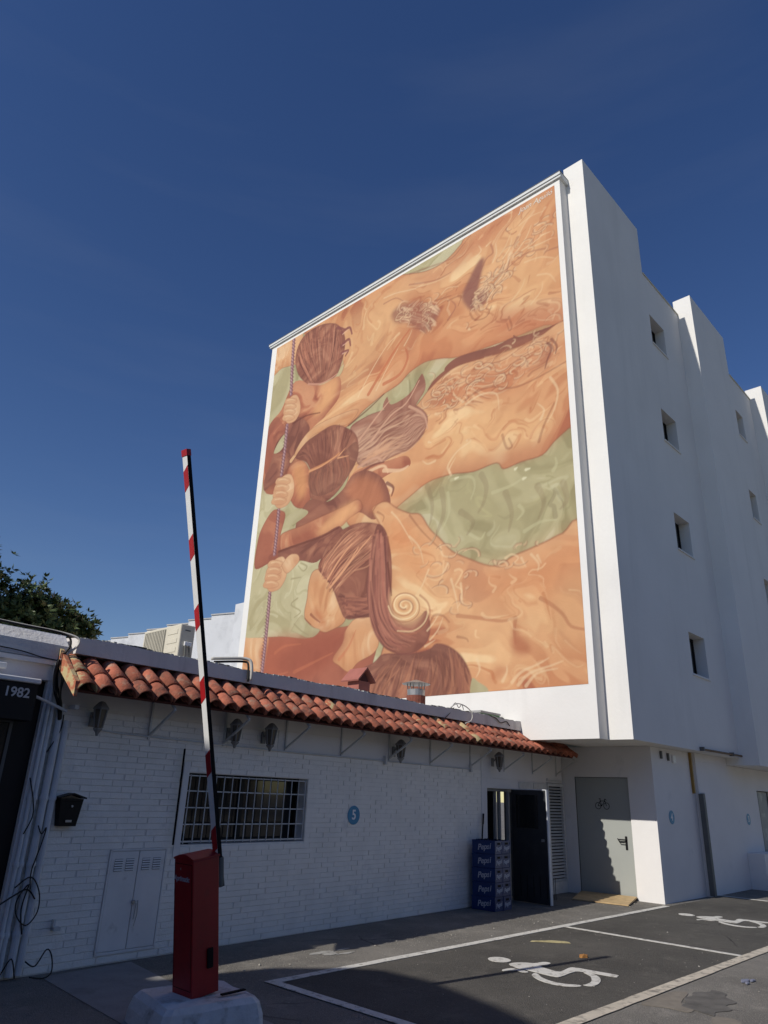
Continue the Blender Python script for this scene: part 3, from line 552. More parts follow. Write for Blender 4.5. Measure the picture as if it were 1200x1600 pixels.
('S',(236,204,160),0.036,0.02,0.55,[[(81,385),(105,383),(124,375)]]),
('P','skin',0,2,(170,112,82),0.03,[(61,363),(72,373),(102,369),(127,359),(131,349),(112,346),(83,349),(65,355)]),
('S',(236,204,160),0.036,0.02,0.55,[[(77,366),(101,364),(120,356)]]),
('P','skin',0,2,(170,112,82),0.03,[(57,344),(68,354),(98,350),(123,340),(127,330),(108,327),(79,330),(61,336)]),
('S',(236,204,160),0.036,0.02,0.55,[[(73,347),(97,345),(116,337)]]),
('P','skin',0,2,(150,92,66),0.03,[(132,387),(162,411),(195,408),(208,391),(194,375),(158,360)]),
('S',(110,62,52),0.07,0.04,0.65,[[(114,432),(208,435),(298,438),(359,450)],[(538,318),(554,236)],[(123,839),(181,845),(245,833)],[(371,747),(444,771),(502,797)]]),
('S',(150,92,80),0.06,0.03,0.42,[[(581,1152),(655,1135),(727,1122),(763,1142),(790,1161)],[(853,1093),(858,1065),(838,1057),(814,1020),(788,994),(762,978)],[(1002,994),(948,1009),(893,992)],[(1035,979),(1007,984),(998,978)],[(582,1114),(674,1080),(727,1078)],[(487,1098),(531,1095),(560,1071)],[(717,932),(742,959),(729,985)]]),
('S',(232,194,148),0.05,0.02,0.6,[[(618,1089),(678,1074),(721,1071)],[(947,985),(990,976),(1027,951)],[(979,930),(1008,917),(1023,888)],[(908,894),(935,917),(945,939)],[(958,859),(985,881),(991,905)],[(696,1023),(717,1032),(750,1019)],[(876,1045),(895,1063),(915,1101)],[(937,1104),(970,1111),(1002,1106)]]),
('T',(168,100,78),0.5,6,[(584,1064),(630,1036),(640,969),(611,922),(590,871),(580,906),(596,959)]),
('T',(150,92,78),0.55,5,[(976,705),(995,730),(1004,734),(999,703),(982,678)]),
('S',(130,80,68),0.07,0.03,0.7,[[(995,736),(1003,718),(993,698),(985,676)],[(1005,742),(1016,720),(1012,702)]]),
('S',(142,122,92),0.16,0.05,0.35,[[(658,485),(674,432),(667,386)]]),
('S',(142,122,92),0.16,0.05,0.35,[[(701,465),(708,408),(690,365),(676,345)]]),
('S',(142,122,92),0.16,0.05,0.35,[[(813,471),(826,439),(818,403),(804,384)]]),
('S',(142,122,92),0.16,0.05,0.35,[[(1011,396),(1017,359),(1002,343)]]),
('S',(142,122,92),0.16,0.05,0.35,[[(756,396),(790,365),(773,339)]]),
('S',(142,122,92),0.16,0.05,0.35,[[(875,411),(889,363),(880,323)]]),
('S',(142,122,92),0.16,0.05,0.35,[[(953,405),(966,366),(952,334)]]),
('S',(200,192,150),0.09,0.03,0.45,[[(729,482),(783,475),(795,448),(784,420)]]),
('S',(200,192,150),0.09,0.03,0.45,[[(719,452),(723,404),(701,363)]]),
('S',(200,192,150),0.09,0.03,0.45,[[(842,420),(891,424),(923,435)]]),
('S',(200,192,150),0.09,0.03,0.45,[[(908,373),(917,357),(901,343)]]),
('S',(200,192,150),0.09,0.03,0.45,[[(991,430),(999,442),(997,457)]]),
('S',(200,192,150),0.09,0.03,0.45,[[(782,337),(807,321),(820,333)]]),
('S',(200,192,150),0.09,0.03,0.45,[[(918,314),(956,326),(992,322)]]),
('S',(226,218,180),0.07,0.04,0.8,[[(901,459),(905,461)],[(927,450),(936,450)],[(920,431),(926,432)],[(741,482),(749,483)]]),
('T',(150,84,68),0.5,8,[(145,109),(241,166),(406,164),(366,106),(252,68)]),
('S',(196,116,84),0.1,0.03,0.5,[[(140,143),(178,157),(242,156)],[(225,86),(297,104),(365,121)],[(389,103),(420,131),(441,167)],[(123,78),(200,88)]])]
# ---------------------------------------------------------------- ground
def asphalt(name,k):
    m=bpy.data.materials.new(name);m.use_nodes=True;n=m.node_tree.nodes;l=m.node_tree.links;p=n['Principled BSDF'];g=n.new('ShaderNodeNewGeometry')
    def noise(s,d=5,r=.6):
        t=n.new('ShaderNodeTexNoise');t.inputs['Scale'].default_value=s;t.inputs['Detail'].default_value=d;t.inputs['Roughness'].default_value=r;l.new(g.outputs['Position'],t.inputs['Vector']);return t.outputs['Fac']
    def ramp(f,a,b):
        t=n.new('ShaderNodeMapRange');t.inputs[1].default_value=a;t.inputs[2].default_value=b;l.new(f,t.inputs[0]);return t.outputs[0]
    def mix(f,a,b):
        t=n.new('ShaderNodeMix');t.data_type='RGBA';l.new(f,t.inputs[0])
        for i,v in((6,a),(7,b)):
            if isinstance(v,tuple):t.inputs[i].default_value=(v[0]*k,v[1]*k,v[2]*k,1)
            else:l.new(v,t.inputs[i])
        return t.outputs[2]
    c=mix(ramp(noise(.55),.35,.65),(.120,.112,.098),(.185,.172,.150))
    c=mix(ramp(noise(2.6,6,.7),.52,.72),c,(.225,.208,.180))
    c=mix(ramp(noise(6,6,.7),.60,.75),c,(.072,.068,.062))
    v=n.new('ShaderNodeTexVoronoi');v.inputs['Scale'].default_value=95;l.new(g.outputs['Position'],v.inputs['Vector'])
    c=mix(ramp(noise(38,3,.8),.56,.74),c,(.30,.28,.245))
    c=mix(ramp(noise(29,3,.8),.60,.74),c,(.055,.052,.048))
    c=mix(ramp(v.outputs['Distance'],.30,.08),c,(.30,.28,.25))
    n2=noise(1.1,3);va=n.new('ShaderNodeVectorMath');va.operation='MULTIPLY_ADD';va.inputs[1].default_value=(.35,.35,0);l.new(n2,va.inputs[0]);l.new(g.outputs['Position'],va.inputs[2])
    ck=n.new('ShaderNodeTexVoronoi');ck.feature='DISTANCE_TO_EDGE';ck.inputs['Scale'].default_value=.55;l.new(va.outputs[0],ck.inputs['Vector'])
    mk=n.new('ShaderNodeMath');mk.operation='MULTIPLY';l.new(ramp(ck.outputs['Distance'],.010,.003),mk.inputs[0]);l.new(ramp(noise(.8,2),.56,.66),mk.inputs[1])
    c=mix(mk.outputs[0],c,(.060,.056,.050))
    l.new(c,p.inputs['Base Color']);p.inputs['Roughness'].default_value=.9;p.inputs['Specular IOR Level'].default_value=.25
    b=n.new('ShaderNodeBump');b.inputs['Strength'].default_value=.9;b.inputs['Distance'].default_value=.008;l.new(v.outputs['Distance'],b.inputs['Height'])
    l.new(b.outputs[0],p.inputs['Normal']);return m
ASPH=asphalt('asphalt',1.25)
gmb=MB();gmb.poly([(-300,-300,0),(300,-300,0),(300,300,0),(-300,300,0)])
ground=structure('ground',gmb,ASPH)
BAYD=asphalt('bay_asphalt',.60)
def flat(name,pts,z,m,sub=0):
    mb=MB();mb.prism([(x,y,z-.003) for x,y in pts],(0,0,.003));return structure(name,mb,m,ground)
def blob(cx,cy,rx,ry,n=18,j=.25,seed=1):
    r=random.Random(seed);return [(cx+rx*math.cos(2*math.pi*k/n)*(1+r.uniform(-j,j)),cy+ry*math.sin(2*math.pi*k/n)*(1+r.uniform(-j,j))) for k in range(n)]
def spl(P,n=4):
    P=[Vector((*p,0)) for p in P];N=len(P);o=[]
    for i in range(N):
        a,b,c,d=P[i-1],P[i],P[(i+1)%N],P[(i+2)%N]
        for t in range(n):
            t/=n;q=.5*((2*b)+(c-a)*t+(2*a-5*b+4*c-d)*t*t+(3*b-a-3*c+d)*t**3);o.append((q.x,q.y))
    return o
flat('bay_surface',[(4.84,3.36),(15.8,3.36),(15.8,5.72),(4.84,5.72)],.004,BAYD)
flat('concrete_pad',[(3.32,7.10),(3.20,5.3),(3.14,4.2),(4.02,4.2),(4.10,5.65),(4.106,6.24),(4.224,7.19)],.005,CONCP)
def line(a,b,w,m):
    a=Vector(a);b=Vector(b);d=(b-a).normalized();q=Vector((-d.y,d.x))*w/2;n=max(2,int((b-a).length/.25));r=random.Random(int(a.x*97+b.y*31))
    L=[a+(b-a)*i/n+q*(1+r.uniform(-.07,.07)) for i in range(n+1)];Rr=[a+(b-a)*i/n-q*(1+r.uniform(-.07,.07)) for i in range(n+1)]
    return flat('bay_line',[(p.x,p.y) for p in Rr]+[(p.x,p.y) for p in L[::-1]],.010,m)
line((4.76,5.745),(13.35,5.745),.105,LINEW)
line((4.81,5.69),(4.81,3.42),.105,LINEW)
line((9.877,5.69),(9.877,3.42),.085,LINEW)
line((4.76,3.36),(21,3.36),.125,LINEB)
line((15.9,5.8),(15.9,3.42),.09,LINEW)
def symbol(dx,dy,mirror=1):
    mb=MB()
    head=[(7.25,5.135),(7.35,5.15),(7.425,5.09),(7.42,4.98),(7.345,4.912),(7.24,4.925),(7.18,5.03)]
    torso=[(7.20,4.835),(7.31,4.845),(7.413,4.78),(7.47,4.70),(7.60,4.675),(7.633,4.62),(7.60,4.585),(7.52,4.575),(7.43,4.595),(7.37,4.53),(7.33,4.37),(7.37,4.325),(7.577,4.356),(7.651,4.325),(7.66,4.22),(7.695,3.90),(7.643,3.86),(7.585,3.87),(7.545,4.17),(7.436,4.23),(7.167,4.21),(7.10,4.27),(7.125,4.55),(7.13,4.70)]
    arm=[(6.93,4.735),(7.063,4.718),(7.085,4.60),(7.063,4.513),(7.007,4.545),(7.006,4.656),(6.90,4.695)]
    wh=[(7.023,4.444),(6.963,4.411),(6.867,4.294),(6.817,4.15),(6.838,4.001),(6.945,3.893),(6.999,3.922),(6.926,4.031),(6.915,4.175),(6.978,4.315),(7.06,4.40),(7.083,4.449)]
    w2=[(7.029,3.899),(7.056,3.826),(7.206,3.832),(7.384,3.905),(7.503,4.01),(7.554,4.12),(7.519,4.163),(7.444,4.06),(7.345,3.982),(7.202,3.912),(7.079,3.896)]
    for P in (head,torso,arm,wh,w2): mb.prism([(x+dx,y+dy,.0075) for x,y in spl(P,3)],(0,0,.003))
    return structure('wheelchair_symbol',mb,LINEW,ground)
symbol(0,0);symbol(5.33,.10)
flat('pale_stain',spl([(6.85,3.25),(7.1,3.285),(7.5,3.26),(7.6,3.15),(7.3,3.08),(7.14,3.02),(7.08,2.90),(6.93,2.88),(6.92,3.06)]),.005,mat('pale_stain',(.21,.185,.15),.95,.15,9,.2,90))
flat('dark_stain',spl([(7.08,3.0),(7.22,3.02),(7.38,3.10),(7.5,3.075),(7.66,3.12),(7.80,3.03),(7.9,3.04),(7.86,2.9),(7.72,2.86),(7.60,2.72),(7.42,2.75),(7.3,2.66),(7.12,2.73),(6.99,2.70),(7.03,2.85)]),.0055,mat('dark_stain',(.125,.117,.104),.8,.25,7,.5,90))
flat('pale_stain',spl([(6.93,2.69),(7.02,2.63),(7.0,2.5),(6.85,2.45),(6.7,2.5),(6.75,2.62)]),.005,MATS['pale_stain'])
for cx,cy,rx,ry,sd in((6.06,6.33,.10,.07,1),(6.22,6.25,.12,.03,2),(6.02,6.42,.16,.05,3),(6.35,6.42,.1,.03,4)): flat('paint_splash',blob(cx,cy,rx,ry,16,.3,sd),.005,mat('paint_splash',(.36,.35,.32),.9,.2,20,.2,90))
# loose crumbs and grit that lie over the tarmac
gr=MB();rg=random.Random(8)
for i in range(760):
    x=rg.uniform(4.3,14);y=rg.uniform(2.2,6.9)
    if rg.random()<.62: y=rg.uniform(5.85,6.6)
    s=rg.uniform(.002,.006)*(2.4 if rg.random()<.05 else 1);a=rg.uniform(0,6.3);P=[]
    for zz,k in((.006,1.),(.006+s*.8,.55)):
        for q in range(4): P.append((x+math.cos(a+q*1.57)*s*k*rg.uniform(.7,1.3),y+math.sin(a+q*1.57)*s*k*rg.uniform(.7,1.3),zz))
    gr.hexa(P)
go=link('grit',gr.mesh('grit',mat('grit',(.34,.32,.28),.9,.3,20,0,1)));go['kind']='stuff';go['label']='pale crumbs and grit scattered over the car park tarmac';go['category']='grit'

# ---------------------------------------------------------------- apartment building with the mural
XM,XT,YT=11.79,12.11,5.505
BT=Thing('apartment_building','tall white apartment block with a painted gable wall and stepped window bays','building',(12.1,6,0))
X2,Y2,X3,Y3=17.343,5.107,21.775,4.729
mb=MB();mb.box((XM,5.962,2.62),(XT+.3,16.72,15.30));BT.part('gable_wall',mb,WHITE)
mb=MB();mb.box((XM-.05,5.90,15.30),(XT+.35,16.80,15.36));mb.box((XM-.075,5.90,15.362),(XT+.36,16.83,15.44));cop=BT.part('coping',mb,mat('coping_grey',(.62,.63,.62),.7,.06,3,.15,30))
mb=MB();mb.box((XM-.085,5.89,15.441),(XT+.3,16.84,15.452));BT.part('drip_edge',mb,GREYC,cop)
# fins, bays
def fin(x0,y0,x1,y1,z0,z1): mb=MB();mb.box((x0,y0,z0),(x1,y1,z1));return BT.part('fin_wall',mb,WHITE)
fin(XT,YT,15.087,6.0,14.38,15.855);fin(X2,Y2,19.95,5.58,13.54,14.868);fin(X3,Y3,24.4,5.2,12.75,13.90)
def bay(x0,x1,y0,yb,z0,z1,wins):
    """window bay: outer skin built from strips round the openings, each opening .3 deep"""
    xs=sorted({x0,x1,*[w[0] for w in wins],*[w[1] for w in wins]});mb=MB();d=.30
    cuts=[(w[0],w[1],w[2],w[3]) for w in wins];cx0,cx1=(min(c[0] for c in cuts),max(c[1] for c in cuts))
    mb.box((x0,y0,z0),(cx0,yb,z1));mb.box((cx1,y0,z0),(x1,yb,z1));zz=z0
    for c in sorted(cuts,key=lambda c:c[2]): mb.box((cx0,y0,zz),(cx1,yb,c[2]));mb.box((cx0,y0+d,c[2]),(cx1,yb,c[3]));zz=c[3]
    mb.box((cx0,y0,zz),(cx1,yb,z1))
    bmesh.ops.remove_doubles(mb.bm,verts=mb.bm.verts[:],dist=1e-5)
    BT.part('bay_wall',mb,WHITE)
    for c in cuts:
        f=MB();fw2=.05;y=y0+d-.06
        f.box((c[0]+.002,y,c[2]+.03),(c[0]+fw2,y+.055,c[3]-.002));f.box((c[1]-fw2,y,c[2]+.03),(c[1]-.002,y+.055,c[3]-.002));f.box((c[0]+fw2,y,c[3]-fw2),(c[1]-fw2,y+.055,c[3]-.002));f.box((c[0]+fw2,y,c[2]+.03),(c[1]-fw2,y+.055,c[2]+.08));xm=(c[0]+c[1])/2;f.box((xm-.02,y+.002,c[2]+.08),(xm+.02,y+.053,c[3]-fw2))
        wo=BT.part('window',f,BLACK)
        for a,b in((c[0]+fw2,xm-.02),(xm+.02,c[1]-fw2)): g=MB();g.box((a,y+.02,c[2]+.08),(b,y+.03,c[3]-fw2));BT.part('pane',g,GLASSD,wo)
        s=MB();s.box((c[0]-.03,y0-.03,c[2]-.03),(c[1]+.03,y0-.003,c[2]));s.box((c[0]+.004,y0-.002,c[2]+.001),(c[1]-.004,y-.002,c[2]+.02));BT.part('sill',s,WHITE,wo)
bay(XT,X2,YT,7.2,2.622,14.38,[(15.23,16.12,4.15,5.04),(15.23,16.12,6.90,7.77),(15.23,16.12,9.60,10.46),(15.23,16.12,12.33,13.19)])
bay(X2,X3,Y2,7.2,2.47,13.54,[(20.0,20.62,3.9,4.75),(20.0,20.62,6.45,7.29),(20.0,20.62,9.02,9.87),(20.0,20.62,11.59,12.41)])
bay(X3,26,Y3,7.2,2.47,12.75,[(24.2,24.8,3.7,4.5),(24.2,24.8,6.2,7.0),(24.2,24.8,8.7,9.5),(24.2,24.8,11.0,11.8)])
mb=MB();mb.box((15.088,YT-.025,14.381),(X2-.002,7.0,14.415));BT.part('parapet_cap',mb,mat('cap_cream',(.60,.58,.50),.8,.08,3,.1,30))
mb=MB();mb.box((19.952,Y2-.025,13.541),(X3-.002,7.0,13.575));BT.part('parapet_cap',mb,MATS['cap_cream'])
mb=MB();mb.box((XT+.31,7.201,2.7),(25.9,16.7,14.3));BT.part('rear_volume',mb,WHITE)
# ground floor set back under the overhang
XD=13.586
mb=MB()
mb.box((XD,7.475,0),(XD+.3,8.3,2.619));mb.box((XD,5.87,0),(XD+.3,6.365,2.619));mb.box((XD,6.365,2.06),(XD+.3,7.475,2.619));mb.box((XD+.12,6.365,0),(XD+.3,7.475,2.06))
BT.part('ground_floor_wall',mb,WALLW)
mb=MB();mb.box((XD+.301,5.87,0),(15.55,6.2,2.619));mb.box((15.55,5.80,0),(19.15,6.2,2.465));mb.box((15.551,5.80,2.466),(17.34,6.2,2.619));mb.box((19.15,5.80,2.0),(26,6.2,2.465));mb.box((19.15,6.05,0),(26,6.2,2.0));mb.box((19.151,5.80,0),(26,6.049,.68))
BT.part('side_wall',mb,WALLW)
# bicycle-room door
mb=MB();mb.box((XD+.03,6.372,.04),(XD+.075,7.468,2.053),.004);dr=BT.part('bicycle_room_door',mb,DOORG,label='plain grey metal door with a black bicycle symbol')
mb=MB()
for a,b in(((XD+.012,6.366,.0),(XD+.1,6.371,2.059)),((XD+.012,7.469,.0),(XD+.1,7.474,2.059)),((XD+.012,6.372,2.054),(XD+.1,7.468,2.059)),((XD+.012,6.372,0),(XD+.1,7.468,.036))): mb.box(a,b)
BT.part('frame',mb,GREYC,dr)
mb=MB();x=XD+.03;yh,zh=6.50,.98
mb.box((x-.012,yh-.022,zh-.17),(x-.001,yh+.022,zh+.06),.004);mb.tube([(x-.012,yh,zh),(x-.05,yh,zh)],.012);mb.tube([(x-.05,yh-.008,zh),(x-.052,yh+.13,zh)],.012);mb.tube([(x-.052,yh+.13,zh),(x-.05,yh+.15,zh+.012)],.010);mb.tube([(x-.05,yh+.02,zh-.05),(x-.05,yh+.11,zh-.05),(x-.052,yh+.135,zh-.005)],.008)
BT.part('handle',mb,BLACK,dr)
def ring(mb,c,r,w,n=28):   # flat ring on a plane of constant x
    for k in range(n):
        a,b=2*math.pi*k/n,2*math.pi*(k+1)/n
        mb.prism([(c[0],c[1]+math.cos(t)*q,c[2]+math.sin(t)*q) for t,q in((a,r-w),(b,r-w),(b,r),(a,r))],(-.002,0,0))
def fbar(mb,x,a,b,w):
    a=Vector(a);b=Vector(b);d=(b-a).normalized();q=Vector((-d.y,d.x))*w/2
    mb.prism([(x,*p) for p in(a-q,b-q,b+q,a+q)],(-.002,0,0))
mb=MB();xb=x-.001;bx=6.93;bz=1.60          # drawn with its front wheel towards the hinge-free side
ring(mb,(xb,bx+.085,bz-.055),.062,.010);ring(mb,(xb,bx-.085,bz-.055),.062,.010)
for a,b in(((.085,-.055),(.035,.045)),((.085,-.055),(.015,-.058)),((.035,.045),(.015,-.058)),((.035,.03),(-.058,.035)),((.015,-.058),(-.058,.035)),((-.085,-.055),(-.05,.065)),((-.05,.065),(-.075,.065)),((-.075,.065),(-.09,.045)),((.035,.045),(.042,.068)),((.062,.070),(.025,.070))): fbar(mb,xb-.0005,(bx+a[0],bz+a[1]),(bx+b[0],bz+b[1]),.011)
BT.part('bicycle_symbol',mb,BLACKM,dr)
# pipes, cover strip and small boxes on the side wall
mb2=MB();mb2.box((15.385,5.815,1.84),(15.43,5.868,2.615));BT.part('ochre_pipe',mb2,BROWNP)
mb=MB();mb.box((15.49,5.70,.02),(15.60,5.795,1.84),.006);BT.part('cable_cover',mb,GREYC)
mb=MB();mb.box((15.605,5.71,.3),(15.64,5.798,1.86));BT.part('cover_strip',mb,WALLW)
mb=MB();mb.tube([(15.06,YT-.05,2.655),(17.32,YT-.06,2.66)],.022);BT.part('ochre_pipe',mb,mat('rusty_pipe',(.20,.13,.07),.7,.2,9,.1,30))
for xx in(15.08,16.75): mb=MB();mb.box((xx-.02,YT-.09,2.625),(xx+.02,YT-.002,2.70));BT.part('pipe_clip',mb,GREYC)
for xx,ww,zz,m_ in((13.98,.05,2.42,GREYC),(14.30,.05,2.40,GREYC),(14.52,.13,2.37,WHITEP)): mb=MB();mb.box((xx,5.83,zz),(xx+ww,5.868,zz+.14),.006);BT.part('junction_box',mb,m_)
mb=MB();mb.box((17.90,5.45,0),(21.9,5.797,.70));BT.part('low_plinth',mb,WALLW)
mb=MB();mb.box((19.17,5.90,.70),(21.0,5.95,1.98));sh=BT.part('sheet_door',mb,SHEET,label='scuffed grey sheet metal shutter')
mb=MB();mb.box((19.152,5.798,.69),(19.19,5.96,1.99));mb.box((20.2,5.88,.70),(20.26,5.899,1.98));BT.part('frame',mb,GREYC,sh)
# mural: one painted sheet, colours per point
cols=mural_colors(MURAL)
uu=np.linspace(0,MW,NX);vv=np.linspace(0,MH,NY);UU,VV=np.meshgrid(uu,vv)
co=np.stack([np.full(UU.size,XM-.004-12.1),(16.46-UU).ravel()-6,(VV+3.546).ravel()],1).astype(np.float32)
idx=np.arange(NX*NY).reshape(NY,NX);q=np.stack([idx[:-1,:-1],idx[:-1,1:],idx[1:,1:],idx[1:,:-1]],-1).reshape(-1)
me=bpy.data.meshes.new('mural');nf=(NX-1)*(NY-1)
me.vertices.add(NX*NY);me.vertices.foreach_set('co',co.ravel());me.loops.add(nf*4);me.loops.foreach_set('vertex_index',q.astype(np.int32));me.polygons.add(nf)
me.polygons.foreach_set('loop_start',np.arange(0,nf*4,4,dtype=np.int32));me.update(calc_edges=True)
ca=me.color_attributes.new('paint','FLOAT_COLOR','POINT');ca.data.foreach_set('color',np.concatenate([cols.reshape(-1,3)*.86,np.ones((NX*NY,1))],1).astype(np.float32).ravel())
mm=bpy.data.materials.new('mural_paint');mm.use_nodes=True;n_=mm.node_tree.nodes;at=n_.new('ShaderNodeVertexColor');at.layer_name='paint'
n_['Principled BSDF'].inputs['Roughness'].default_value=.8;n_['Principled BSDF'].inputs['Specular IOR Level'].default_value=.2
tx=n_.new('ShaderNodeTexNoise');tx.inputs['Scale'].default_value=24;bp=n_.new('ShaderNodeBump');bp.inputs['Strength'].default_value=.2;bp.inputs['Distance'].default_value=.01;ge=n_.new('ShaderNodeNewGeometry')
L_=mm.node_tree.links;L_.new(ge.outputs['Position'],tx.inputs['Vector']);L_.new(tx.outputs['Fac'],bp.inputs['Height']);L_.new(bp.outputs[0],n_['Principled BSDF'].inputs['Normal']);L_.new(at.outputs[0],n_['Principled BSDF'].inputs['Base Color'])
me.materials.append(mm);mural=link('mural',me,BT.root);mural['label']='mural of swimmers holding a rope in orange and brown tones'
BT.text('signature','Joan Aguiló',.20,(XM-.008,6.63,15.02),(0,-1,.02),(0,.02,1),mat('signature_paint',(.70,.62,.52),.8,.02,3,0,1),mural,shear=.35)
# ---------------------------------------------------------------- low brick building
D=7.033
LB=Thing('low_brick_building','low white painted brick building with a terracotta tile canopy along the front','building',(3.3,D,0),BY)
# front wall built round the openings (back face .3 behind)
N1=7.33;Nw=D+.006
def walls(name,rects,m=JOINT):
    mb=MB()
    for s0,s1,z0,z1 in rects: mb.box((s0,Nw,z0),(s1,N1,z1))
    return LB.part(name,mb,m)
walls('front_wall',[(3.245,4.235,0,2.60),(4.235,4.87,0,.088),(4.235,4.87,.982,2.60),(4.87,5.035,0,2.60),(5.035,6.875,0,1.015),(5.035,6.875,1.742,2.60),(6.875,11.15,0,2.60),(11.15,12.20,1.765,2.60),(12.20,13.29,0,2.60),(13.29,13.955,1.92,2.60)])
for s0,s1,z0,z1 in((4.235,4.87,.088,.982),): mb=MB();mb.box((s0,Nw+.12,z0),(s1,N1,z1));LB.part('niche_back',mb,JOINT)
# plaster bands
def plaster(name,s0,s1,z0,z1,p=.004,m=WALLW): mb=MB();mb.box((s0,D-p,z0),(s1,Nw-.0005,z1));return LB.part(name,mb,m)
plaster('plaster_band',3.25,13.95,2.30,2.66)
plaster('plaster_band',6.3,10.96,2.05,2.297)
plaster('plaster_band',10.98,13.95,1.93,2.297,.005)
plaster('window_surround',4.957,5.034,.902,1.848,.006)
for r in((10.97,11.148,0,1.925),(12.202,12.75,0,1.925),(12.752,13.288,0,1.925),(11.15,12.2,1.767,1.925)): plaster('door_surround',*r,.008)
# bricks
BLn,BHt,JT=.228,.0580,.005
bm_=MB();bm_.box((-BLn/2+JT/2,-.002,-BHt/2+JT/2),(BLn/2-JT/2,.0055,BHt/2-JT/2),.0022);BM=bm_.mesh('brick',BRICKW)
holes=[(-2,3.335,0,3),(4.222,4.883,.073,.994),(4.955,5.036,.9,1.85),(5.03,6.878,1.012,1.745),(10.967,14,0,3),(6.3,14,2.049,3)]
cand=[]
for row in range(42):
    z=.008+BHt*(row+.5)
    if z+BHt/2>2.299: break
    for k in range(50):
        s=3.22+BLn*(k+.5*(row%2))+rnd.uniform(-.012,.012);iv=[(s-BLn/2,s+BLn/2)]
        for h in holes:
            if z-BHt/2<h[3]-.002 and z+BHt/2>h[2]+.002:
                nv=[]
                for u,v in iv:
                    if v<=h[0] or u>=h[1]: nv.append((u,v));continue
                    if u<h[0]: nv.append((u,h[0]))
                    if v>h[1]: nv.append((h[1],v))
                iv=nv
        for u,v in iv:
            if v-u>.025: cand.append(((u+v)/2,z,v-u))
cand.sort(key=lambda c:c[0]-c[2])
bricks=LB.part('brickwork',(lambda m_:(m_.box((3.26,D+.004,.001),(3.262,D+.0055,.01)),m_)[1])(MB()),JOINT)
for s,z,L in cand[:300]:
    o=LB.inst('brick',BM,(s,D+rnd.uniform(-.0012,.0010),z),bricks,(rnd.uniform(-.003,.003),rnd.uniform(-.003,.003),rnd.uniform(-.005,.005)));o.scale=((L-JT)/(BLn-JT),1,1)
rest=MB()
for s,z,L in cand[300:]:
    L=(L-JT)/2;q=rnd.uniform(-.0012,.0010);rest.box((s-L,D-.002+q,z-BHt/2+JT/2+rnd.uniform(-.001,.001)),(s+L,D+.0055,z+BHt/2-JT/2))
LB.part('distant_bricks',rest,BRICKW,kind='stuff')
# parapet and roof
mb=MB();N=46;prev=None
rp=random.Random(3)
def ptop(s): return 2.965+.008*math.sin(s*1.9)+.006*math.sin(s*5.3)
for k in range(N):
    a=3.42+(12.16-3.42)*k/N;b=3.42+(12.16-3.42)*(k+1)/N-.0004*0
    mb.hexa([(a,6.90,2.785),(b,6.90,2.785),(b,7.30,2.785),(a,7.30,2.785),(a,6.905,ptop(a)-.022),(b,6.905,ptop(b)-.022),(b,7.30,ptop(b)+.01),(a,7.30,ptop(a)+.01)])
bmesh.ops.remove_doubles(mb.bm,verts=mb.bm.verts[:],dist=1e-4)
LB.part('parapet',mb,PARA)
mb=MB();r2=random.Random(12)   # crust of mortar along the upper edge
for k in range(420):
    s=r2.uniform(3.45,12.1);t=r2.uniform(.002,.014);mb.box((s,6.903+r2.uniform(0,.06),ptop(s)-.024),(s+r2.uniform(.01,.12),6.94+r2.uniform(0,.08),ptop(s)-.018+t))
LB.part('mortar_crust',mb,mat('crust',(.50,.50,.47),.95,.2,15,.5,50,stain=(.10,.10,.08),sscale=9,sthr=(.48,.6)),kind='stuff')
mb=MB();mb.box((3.30,7.06,2.60),(12.16,7.29,2.783));LB.part('recess_wall',mb,DECK)
mb=MB();mb.box((-2,7.305,2.70),(12.14,13.5,2.86));LB.part('flat_roof',mb,CONC)
mb=MB();mb.box((-2,13.2,0),(12.1,13.45,2.695));mb.box((-2.2,7.4,0),(-2.005,13.4,2.695));LB.part('rear_wall',mb,WALLW)
# left end : shop front block
mb=MB();mb.box((-2,7.0855,2.70),(3.36,7.30,2.968));mb.hexa([(-2,6.97,2.70),(3.37,6.97,2.70),(3.37,7.085,2.70),(-2,7.085,2.70),(-2,6.97,2.845),(3.37,6.97,2.845),(3.37,7.085,2.965),(-2,7.085,2.965)]);LB.part('parapet',mb,mat('parapet_white',(.66,.66,.66),.9,.08,2.5,.9,28,stain=(.36,.35,.34),sscale=4,sthr=(.55,.8)))
mb=MB();mb.box((-2,6.985,2.50),(3.33,7.29,2.698));LB.part('frieze',mb,WALLW)
mb=MB();mb.box((-2,6.94,2.645),(3.34,6.983,2.685));LB.part('cornice',mb,WALLW)
mb=MB();mb.box((3.245,6.99,0),(3.33,7.030,2.498));LB.part('corner_pier',mb,WALLW)
mb=MB();mb.box((1.2,7.04,0),(3.243,7.06,2.49));shop=LB.part('shop_front',mb,BLACK)
for a,b,z0,z1 in((1.3,2.2,.1,2.1),(2.26,2.98,1.0,2.08),(2.26,2.98,.12,.95)): mb=MB();mb.box((a,7.03,z0),(b,7.039,z1));LB.part('pane',mb,GLASSD,shop)
mb=MB()
for z in(.55,1.0,1.35,1.7,2.1): mb.box((1.25,7.018,z-.012),(3.0,7.0295,z+.012))
for s in(2.23,2.62,3.0): mb.box((s-.015,7.016,.1),(s+.015,7.0175,2.1))
LB.part('glazing_bars',mb,mat('grey_bar',(.10,.10,.10),.6,.1,4,0,1),shop)
